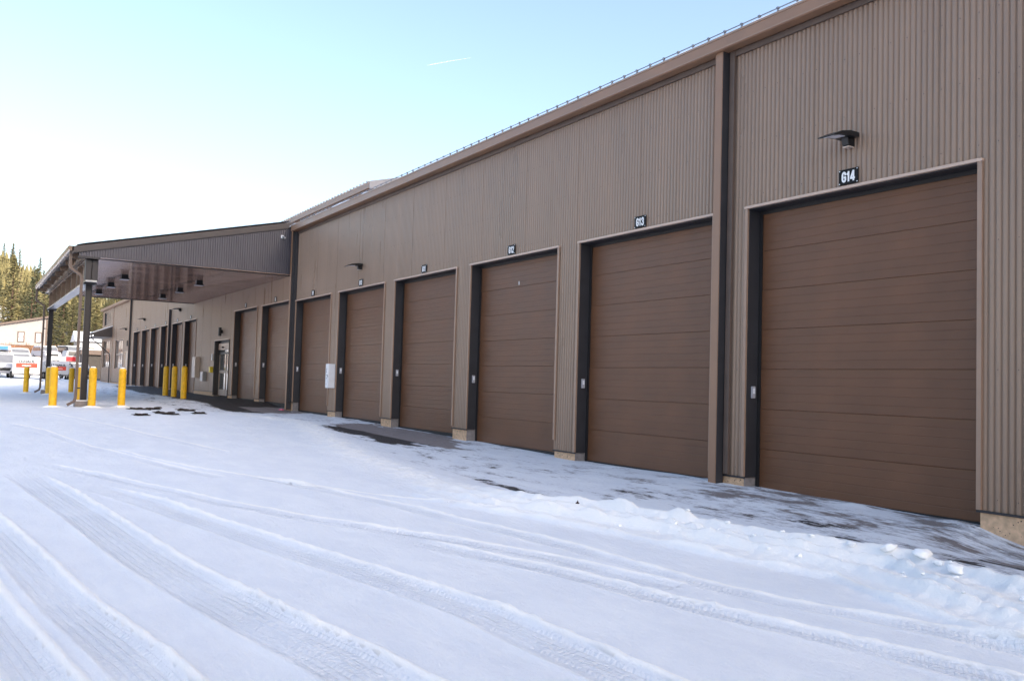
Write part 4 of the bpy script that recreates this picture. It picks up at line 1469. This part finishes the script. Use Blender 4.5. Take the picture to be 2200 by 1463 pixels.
def car(name, x, y, z, rz, L_, w, h, kind, body_m, label, cat, cabin_m=None, cargo_m=None, snow=False):
    e = empty(name, (x, y, z), rz)
    r = .36
    prof = {
        'suv': [(-.5, .28), (-.5, .62), (-.47, .66), (-.36, 1.0), (.18, 1.0), (.28, .66), (.47, .58), (.5, .5), (.5, .25)],
        'pickup': [(-.5, .30), (-.5, .60), (-.12, .60), (-.10, 1.0), (.12, 1.0), (.22, .64), (.47, .58), (.5, .5), (.5, .28)],
        'van': [(-.5, .18), (-.5, 1.0), (.22, 1.0), (.34, .62), (.48, .52), (.5, .42), (.5, .18)],
        'box': [(.17, .16), (.17, .78), (.30, .78), (.38, .50), (.49, .44), (.5, .38), (.5, .16)],
    }[kind]
    a = MB()
    a.prism([(p * L_, q_ * h) for p, q_ in prof], 'y', -w / 2, w / 2)
    a.build("body", M[body_m], e, bevel=.06)
    if kind == 'box':
        a = MB(); a.box(-.5 * L_, .16 * L_, -w / 2 - .06, w / 2 + .06, h * .28, h); a.prism([(.16 * L_, .80 * h), (.30 * L_, .86 * h), (.30 * L_, h), (.16 * L_, h)], 'y', -w / 2 - .06, w / 2 + .06)
        a.build("cargo_box", M[cargo_m or 'vwhite'], e, bevel=.03)
        if label.find("blue") >= 0:
            a = MB(); a.prism([(.16 * L_ - 1.9, h * .55), (.26 * L_ , h * .84), (.16 * L_ - .2, h * .93), (.16 * L_ - 2.2, h * .9)], 'y', -w / 2 - .068, -w / 2 - .061); a.build("blue_graphic", M['vblue'], e)
            a = MB(); a.box(.301 * L_, .301 * L_ + .006, -w / 2, w / 2 - .2, h * .86, h * .97); a.build("blue_graphic", M['vblue'], e)
            a = MB(); a.box(.16 * L_ + .004, .16 * L_ + .008, -w / 2 + .1, w / 2 - .1, h * .5, h * .79); a.build("blue_graphic", M['vblue'], e)
    # windows
    wn_ = MB()
    zt, zb = {'suv': (.93, .68), 'pickup': (.93, .66), 'van': (.92, .64), 'box': (.73, .52)}[kind]
    xa, xb = {'suv': (-.36, .16), 'pickup': (-.08, .11), 'van': (.10, .22), 'box': (.20, .29)}[kind]
    for s in (-1, 1):
        wn_.prism([(xa * L_, zb * h), (xb * L_ + .08 * L_ * .6, zb * h), (xb * L_, zt * h), (xa * L_, zt * h)], 'y', s * (w / 2 + .004), s * (w / 2 - .01))
    wn_.build("side_window", M['glass'], e)
    fr = {'suv': (.185, .985, .275, .68), 'pickup': (.125, .985, .215, .66), 'van': (.225, .98, .335, .64), 'box': (.302, .765, .378, .52)}[kind]
    ws = MB()
    ws.quad((fr[0] * L_ + .01, -w / 2 + .1, fr[1] * h + .0), (fr[0] * L_ + .01, w / 2 - .1, fr[1] * h), (fr[2] * L_ + .012, w / 2 - .06, fr[3] * h), (fr[2] * L_ + .012, -w / 2 + .06, fr[3] * h))
    ws.quad((fr[0] * L_ + .03, -w / 2 + .1, fr[1] * h + .0), (fr[0] * L_ + .03, w / 2 - .1, fr[1] * h), (fr[2] * L_ + .03, w / 2 - .06, fr[3] * h), (fr[2] * L_ + .03, -w / 2 + .06, fr[3] * h))
    ws.build("windscreen", M['glass'], e)
    gr = MB(); gr.box(.5 * L_ + .0, .5 * L_ + .02, -w / 2 + .35, w / 2 - .35, h * .30, h * .42); gr.build("grille", M['black'], e)
    bm2 = MB(); bm2.box(.5 * L_ - .05, .5 * L_ + .08, -w / 2 + .05, w / 2 - .05, h * .20, h * .28); bm2.build("bumper", M['greybox'], e)
    for s in (-1, 1):
        hl = MB(); hl.box(.5 * L_ - .03, .5 * L_ + .015, min(s * (w / 2 - .32), s * (w / 2 - .04)), max(s * (w / 2 - .32), s * (w / 2 - .04)), h * .34, h * .42); hl.build("headlight", M['lens'], e)
        for xx in (-.31, .31): wheel(e, xx * L_, s * (w / 2 - .10), r, r, .22)
    if cabin_m:
        a = MB()
        for s in (-1, 1): a.box(-.12 * L_, .10 * L_, min(s * (w / 2 + .002), s * (w / 2 + .012)), max(s * (w / 2 + .002), s * (w / 2 + .012)), h * .32, h * .60)
        a.build("door_panel", M[cabin_m], e)
    if snow:
        a = MB(); a.box(-.36 * L_, .16 * L_, -w / 2 + .06, w / 2 - .06, h + .002, h + .10); a.build("roof_snow", M['snow'], e, bevel=.04)
    tag(e, label, cat)
    return e


G = lambda x, y: gz(x, y)
car("moving_truck", -104, -7.9, G(-104, -8), R(8), 6.6, 2.3, 3.1, 'box', 'vwhite', "white box truck with blue graphics at the left edge of the far yard", "truck")
car("delivery_van", -96.5, -7.5, G(-96, -7.7), R(4), 5.4, 2.05, 2.15, 'van', 'vwhite', "white van parked at the left edge of the yard", "van")
car("delivery_van", -98.0, -5.8, G(-98, -5.7), R(-4), 5.4, 1.9, 2.25, 'van', 'vwhite', "white van parked right behind the larger trailer", "van", snow=True)
car("parked_car", -111, -5.45, G(-111, -5.4) + 1.15, R(12), 4.7, 1.8, 1.75, 'suv', 'vwhite', "white estate car on the bank below the cream building", "car", snow=True)
car("pickup_truck", -112.5, -.25, G(-112, -.3) + 1.25, R(100), 5.2, 1.9, 1.75, 'pickup', 'vwhite', "white pickup with red door, seen between the canopy posts", "truck", cabin_m='vred')
car("parked_car", -118.5, .35, G(-118, .2) + 1.95, R(20), 4.6, 1.8, 1.6, 'suv', 'vdark', "dark car with snowy roof behind the white pickup", "car", snow=True)
car("parked_car", -117.5, -2.3, G(-118, -1.6) + 1.9, R(15), 4.6, 1.8, 1.5, 'suv', 'greybox', "grey snow-covered car left of the dark car", "car", snow=True)
car("parked_car", -99.5, -.75, G(-99.5, -.75), R(20), 4.3, 1.8, 1.5, 'suv', 'vdark', "dark car parked low beside the smaller trailer", "car", snow=True)

# snowy bank the upper row stands on
bk_x = np.linspace(-140, -100.5, 40)
bk_y = np.linspace(-40, 0.9, 44)
BX, BY = np.meshgrid(bk_x, bk_y, indexing='ij')
BZ = ground_base(BX, BY) + 1.2 * ss(-103, -109, BX) + 0.7 * ss(-112.5, -117, BX) + .12 * fbm(BX * .4, BY * .4, 3, 5)
BZ = BZ - 3.5 * ss(-101.6, -100.6, BX) - 3 * ss(0.3, 0.9, BY) - 2 * ss(-36, -40, BY)
b_ = MB()
b_.v = [tuple(p) for p in np.stack([BX.ravel(), BY.ravel(), BZ.ravel()], 1)]
ii = np.arange(40 * 44).reshape(40, 44)
b_.f = [tuple(int(k) for k in qd) for qd in np.stack([ii[:-1, :-1].ravel(), ii[1:, :-1].ravel(), ii[1:, 1:].ravel(), ii[:-1, 1:].ravel()], 1)]
o = b_.build("snow_bank", M['roofsnow'], None, smooth=True)
tag(o, "snowy raised bank behind the far yard", "terrain", kind="structure")

# ------------------------------------------------------------------ far buildings
cb = empty("cream_building", (-140, -8, 0))
tag(cb, "cream clad building with red-brown lower wall and two small windows, far left", "building")
def cbl(o): o.location = Vector((140, 8, 0)); return o
a = MB(); yR, yL = -.95, -26
rl = lambda y: 8.80 + (y + .95) * .222
a.prism([(yR, 4.98), (yR, rl(yR)), (yL + 8, rl(yL + 8)), (yL, rl(yL + 8) - 1.8), (yL, 4.98)], 'x', -158, -140); cbl(a.build("upper_wall", M['cream'], cb))
a = MB(); a.box(-157.9, -140.15, yL, yR - .1, 1, 4.97); cbl(a.build("lower_wall", M['redwall'], cb))
a = MB(); a.prism([(yR + .35, rl(yR + .35)), (yL + 8, rl(yL + 8)), (yL + 8, rl(yL + 8) + .28), (yR + .35, rl(yR + .35) + .28)], 'x', -158.3, -139.6); cbl(a.build("roof", M['brownroof'], cb))
a = MB(); a.box(-140.1, -139.93, yR - .05, yR + .14, 2, 8.7); cbl(a.build("downspout", M['brownroof'], cb))
for yc in (-3.96, -1.85):
    a = MB(); a.box(-140.05, -139.92, yc - .43, yc + .43, 5.36, 5.50); a.box(-140.05, -139.92, yc - .43, yc + .43, 6.68, 6.82); a.box(-140.05, -139.92, yc - .43, yc - .27, 5.5, 6.68)
    a.box(-140.05, -139.92, yc + .27, yc + .43, 5.5, 6.68); wf = cbl(a.build("window", M['pipe'], cb))
    a = MB(); a.box(-140.0, -139.95, yc - .30, yc + .30, 5.5, 6.68); g_ = a.build("pane", M['lens'], wf)
    a = MB(); a.box(-139.949, -139.93, yc - .3, yc + .3, 6.06, 6.12); g_ = a.build("sash_bar", M['brownroof'], wf)

sh = empty("metal_shed", (-110, 3, 0))
tag(sh, "low brown corrugated shed left of the office end", "shed")
a = MB()
for k in range(int(9 / .25)):
    y = .75 + k * .25
    a.box(-110.03, -110, y, y + .12, .5, 3.5)
a.box(-115, -110.03, .75, 9.6, .5, 3.5)
o = a.build("wall", M['shed'], sh); o.location = (110, -3, 0)
a = MB(); a.box(-115.4, -109.7, .6, 9.8, 3.5, 4.0); o = a.build("roof", M['brownroof'], sh); o.location = (110, -3, 0)
a = MB(); a.box(-115.4, -109.7, .6, 9.8, 4.002, 4.1); o = a.build("roof_snow", M['snow'], sh, bevel=.03); o.location = (110, -3, 0)

wh = empty("white_house", (-131, 4, 0))
tag(wh, "white house with snowy roof peeking over the brown shed", "house")
a = MB(); a.box(-137, -131, 2.3, 12, 1, 5.6); o = a.build("wall", M['vwhite'], wh); o.location = (131, -4, 0)
a = MB(); a.prism([(-137.5, 5.6), (-130.6, 5.6), (-134, 7.0)], 'y', 1.9, 12.4); o = a.build("roof", M['snow'], wh); o.location = (131, -4, 0)
a = MB(); a.box(-130.99, -130.93, 3.3, 4.3, 4.0, 4.8); o = a.build("window", M['frame_w'], wh); o.location = (131, -4, 0)
a = MB(); a.box(-130.925, -130.91, 3.38, 4.22, 4.08, 4.72); g_ = a.build("pane", M['glass'], o)

# ------------------------------------------------------------------ trees
def crown_mesh(seed, H, Rr, base=.12, dens=1.0):
    rr = random.Random(seed)
    b_ = MB()
    nb = int(120 * dens)
    for i in range(nb):
        t = base + (1 - base) * (i + rr.random()) / nb
        rad = Rr * ((1 - t) ** .75) * rr.uniform(.55, 1.12) * (1 if t > base + .12 else .7)
        an = rr.uniform(0, 6.283)
        z0 = t * H
        nt_ = max(2, int(rad / .42))
        for j in range(nt_):
            u = (j + .6) / nt_
            c0 = Vector((math.cos(an) * rad * u, math.sin(an) * rad * u, z0 - rad * u * u * .28 + rr.uniform(-.12, .12)))
            s = rr.uniform(.22, .42) * (1.15 - .4 * u)
            dirv = Vector((math.cos(an + rr.uniform(-.7, .7)), math.sin(an + rr.uniform(-.7, .7)), rr.uniform(-.2, .5))).normalized()
            up = Vector((0, 0, 1))
            sd = dirv.cross(up).normalized()
            n = len(b_.v)
            b_.v += [tuple(c0 - dirv * s * .7), tuple(c0 + sd * s * .55), tuple(c0 + dirv * s * 1.3), tuple(c0 - sd * s * .55), tuple(c0 + up * s * .45), tuple(c0 - up * s * .3)]
            b_.f += [(n, n + 1, n + 4), (n + 1, n + 2, n + 4), (n + 2, n + 3, n + 4), (n + 3, n, n + 4), (n + 1, n, n + 5), (n + 2, n + 1, n + 5), (n + 3, n + 2, n + 5), (n, n + 3, n + 5)]
    me = bpy.data.meshes.new("crown")
    me.from_pydata(b_.v, [], b_.f)
    me.materials.append(M['needles'])
    me.update()
    return me


def trunk_mesh(H, r):
    a = MB()
    a.tube([(0, 0, -1.0), (0, 0, H * .5), (0, 0, H * .97)], [r, r * .6, r * .1], 7)
    return a.mesh("trunk", M['trunk'], smooth=True)


KIND = []
for s, (H, Rr, base, dn) in enumerate(((12, 3.0, .10, 1.3), (14, 2.7, .18, 1.3), (11, 3.2, .22, 1.1), (15, 3.8, .12, 1.7), (9, 2.0, .06, 1.0))):
    KIND.append((crown_mesh(s + 3, H, Rr, base, dn), trunk_mesh(H, .16 + H * .008), H))
def terrain_z(x, y):
    X, Y = np.array([x], float), np.array([y], float)
    z, _, _, _ = snow_surface(X, Y)
    return float(z[0] + hill_h(X, Y)[0])
def pine(x, y, k, s, label):
    e = empty("pine_tree", (x, y, terrain_z(x, y) - .1), random.uniform(0, 6))
    link("trunk", KIND[k][1], e)
    link("crown", KIND[k][0], e)
    e.scale = (s * random.uniform(.9, 1.1),) * 2 + (s,)
    return tag(e, label, "tree", "pine trees on the hillside beyond the yard")
SHAPES = ["broad dense pine", "tall narrow pine", "open ragged pine", "large full pine", "small slender pine"]
def tree_place(x, y):
    v = Vector((x, y + CD, 0))
    u = 1100 + F_PX * v.dot(R2) / v.dot(Fv)
    if u < 35: return "above the cream building's left part"
    if u < 75: return "above the cream building's windows"
    if u < 105: return "above the cream building's right corner"
    if u < 140: return "right of the far canopy post"
    if u < 175: return "left of the near canopy post"
    return "between near canopy post and office"


# foreground trees of the slope, seen above the cream building and between the posts
FG = [(-176, -4.0, 3, 1.05), (-172, -1.2, 0, 1.08), (-174, 1.8, 3, .93), (-180, 4.3, 0, .95), (-170, 4.9, 1, .78), (-178, 6.8, 3, .80), (-172, 8.8, 2, .90), (-182, 9.9, 1, .85),
      (-186, -6.6, 1, 1.15), (-188, .2, 1, 1.0), (-190, 12.4, 0, .8), (-160, 10.6, 1, .86), (-165, 12.0, 2, .7), (-168, 6.6, 4, .9), (-164, 3.2, 4, .8), (-168, -3.4, 4, 1.0), (-190, 15.2, 3, .8), (-166, 8.0, 2, .75)]
for x, y, k, s in FG: pine(x, y, k, s * 1.15, SHAPES[k] + " low on the slope, " + tree_place(x, y))
cnt = 0
rr_ = random.Random(5)
while cnt < 235:
    d = rr_.uniform(200, 345)
    a_ = rr_.uniform(-.06, .20)
    x, y = -d, -10 + d * a_
    y += rr_.uniform(-2, 2)
    k = rr_.choice([0, 1, 1, 3, 4, 2])
    pine(x, y, k, rr_.uniform(.5, .8), SHAPES[k] + " high on the wooded hillside")
    cnt += 1
# the far wood that reads as one mass
fo_ = MB()
for i in range(2200):
    d = rr_.uniform(250, 352)
    y = -10 + d * rr_.uniform(-.30, .30)
    x = -d
    h = rr_.uniform(5, 8.5); w = h * rr_.uniform(.20, .30)
    z = float(ground_base(x, y)) + float(hill_h(np.array([x], float), np.array([y], float))[0]) - .3
    tiers = 6
    for t in range(tiers):
        zb = z + h * (.08 + .86 * t / tiers); zt = z + h * min(1, (.08 + .86 * (t + 1.7) / tiers))
        rw = w * (1 - t / tiers) * rr_.uniform(.8, 1.15)
        n = len(fo_.v); k = 7; ph = rr_.uniform(0, 6)
        fo_.v += [(x + math.cos(ph + 6.283 * q_ / k) * rw * rr_.uniform(.55, 1.25), y + math.sin(ph + 6.283 * q_ / k) * rw * rr_.uniform(.55, 1.25), zb + rr_.uniform(-.35, .25)) for q_ in range(k)]
        fo_.v.append((x + rr_.uniform(-.1, .1), y + rr_.uniform(-.1, .1), zt))
        fo_.f += [(n + q_, n + (q_ + 1) % k, n + k) for q_ in range(k)]
me_f = bpy.data.meshes.new("forest")
me_f.from_pydata(fo_.v, [], fo_.f)
me_f.materials.append(M['needles'])
o = link("forest", me_f)
tag(o, "mass of pines covering the far hillside", "forest", kind="stuff")
# dead snag leaning
sn_ = MB(); sn_.tube([(0, 0, -1), (.2, .6, 7), (.3, 1.9, 15)], [.22, .14, .03], 7)
for k in range(14):
    z = 5 + k * .7; an = k * 2.4
    sn_.tube([(.2, .6 + (z - 7) * .16, z), (.2 + math.cos(an) * 1.1, .6 + (z - 7) * .16 + math.sin(an) * 1.1, z + .3)], [.04, .012], 4)
o = sn_.build("dead_tree", M['trunk'], None, loc=(-205, -3.3, terrain_z(-205, -3.3)))
tag(o, "bare dead trunk leaning above the hillside pines at far left", "tree")

# dry brush in front of the red-brown wall
def brush_mesh(seed):
    rr = random.Random(seed)
    b_ = MB()
    for i in range(110):
        an = rr.uniform(0, 6.28); sp_ = rr.uniform(.1, .9); h = rr.uniform(.9, 2.4)
        p0 = (rr.uniform(-.5, .5), rr.uniform(-.5, .5), -.2)
        p1 = (p0[0] + math.cos(an) * sp_ * .5, p0[1] + math.sin(an) * sp_ * .5, h * .6)
        p2 = (p0[0] + math.cos(an) * sp_, p0[1] + math.sin(an) * sp_, h)
        b_.tube([p0, p1, p2], [.03, .022, .008], 3)
    me = bpy.data.meshes.new("bush")
    me.from_pydata(b_.v, [], b_.f)
    me.materials.append(M['brush'])
    return me
bms = [brush_mesh(s) for s in (1, 2, 3)]
for i in range(26):
    x = random.uniform(-136, -122); y = random.uniform(-10.5, 1.6)
    z = gz(x, y) + 1.75
    o = link("bush", bms[i % 3], None, (x, y, z - .1), (0, 0, random.uniform(0, 6)), (1.1, 1.1, random.uniform(.65, 1.0)))
    tag(o, "dry reddish brush in front of the cream building and the slope", "bush", "dry bushes below the hillside")

# ------------------------------------------------------------------ contrail
cm_ = bpy.data.materials.new("ice_crystal_trail")
cm_.use_nodes = True
b0 = cm_.node_tree.nodes["Principled BSDF"]
b0.inputs["Base Color"].default_value = (.9, .9, .92, 1)
b0.inputs["Roughness"].default_value = 1
b0.inputs["Alpha"].default_value = .12
def far_pt(u, w, dist):
    d_ = (Fv + R2 * ((u - 1100) / F_PX) - U2 * ((w - 731.5) / F_PX)).normalized()
    return cam.matrix_world.translation + d_ * dist
a = MB()
pth = [far_pt(918 + (1012 - 918) * k / 12, 141 - 16 * k / 12 - .6 * math.sin(k * .26), 7000 + 60 * k) for k in range(13)]
a.tube(pth, [0.6 + 2.6 * math.sin(min(1, k / 2.0) * 1.57) * (1 - k / 12.5) ** .8 for k in range(13)], 8)
o = a.build("contrail", cm_)
tag(o, "short white contrail high in the pale sky", "contrail")

# ------------------------------------------------------------------ mountains
def ridge(name, pts, label, material, n=60, wob=12, seed=3, wf_=1.25):
    """terrain strip: pts = [(x, y, crest height)], falling to both sides, solid down to the valley"""
    P_ = np.array(pts, float)
    L_ = np.concatenate([[0], np.cumsum(np.hypot(np.diff(P_[:, 0]), np.diff(P_[:, 1])))])
    t = np.linspace(0, L_[-1], n)
    cx, cy_, ch = np.interp(t, L_, P_[:, 0]), np.interp(t, L_, P_[:, 1]), np.interp(t, L_, P_[:, 2])
    dx, dy = np.gradient(cx), np.gradient(cy_)
    l = np.hypot(dx, dy); nxv, nyv = -dy / l, dx / l
    rows = np.linspace(-1, 1, 25)
    b_ = MB()
    for i in range(n):
        for u in rows:
            w = ch[i] * wf_
            px, py = cx[i] + nxv[i] * u * w, cy_[i] + nyv[i] * u * w
            f = float(fbm(np.array([px * .012 + seed]), np.array([py * .012]), 4, seed)[0])
            z = ch[i] * (1 - abs(u)) ** 1.1 + wob * f * (1 - abs(u)) ** .3 * 1.0
            b_.v.append((px, py, z - 3))
    k = len(rows)
    for i in range(n - 1):
        for j in range(k - 1):
            b_.f.append((i * k + j, (i + 1) * k + j, (i + 1) * k + j + 1, i * k + j + 1))
    return tag(b_.build(name, material, None, smooth=True), label, "terrain", kind="structure")


mm = bpy.data.materials.new("snowy_mountain")
mm.use_nodes = True
nt = mm.node_tree
N = nt.nodes
Lk = nt.links.new
b = N["Principled BSDF"]
tc = N.new("ShaderNodeTexCoord")
c_ = mixc(mrange(nnoise(.03, 8, (1, 1, 1.5), .65), .46, .56), (0.80, 0.83, 0.88), (0.10, 0.12, 0.13))
Lk(c_, b.inputs["Base Color"])
b.inputs["Roughness"].default_value = .9
ridge("mountain", [(-1500, -500, 100), (-1500, -60, 95), (-1500, 40, 118), (-1500, 85, 128), (-1500, 130, 112), (-1500, 200, 105), (-1500, 330, 110), (-1500, 800, 150)], "distant snowy mountain above the wooded slope", mm, 70, 22, 4)
ridge("sun_block_hill", [(77, 189, 175), (264, 117, 174.6), (404, 63, 175), (535, 13, 170)], "unseen steep snowy hill that stands between the yard and the low sun", mm, 50, 1.5, 9, .65)  # unseen slope, added and sized to block the sun and its glow

print("OBJECTS", len(bpy.data.objects))
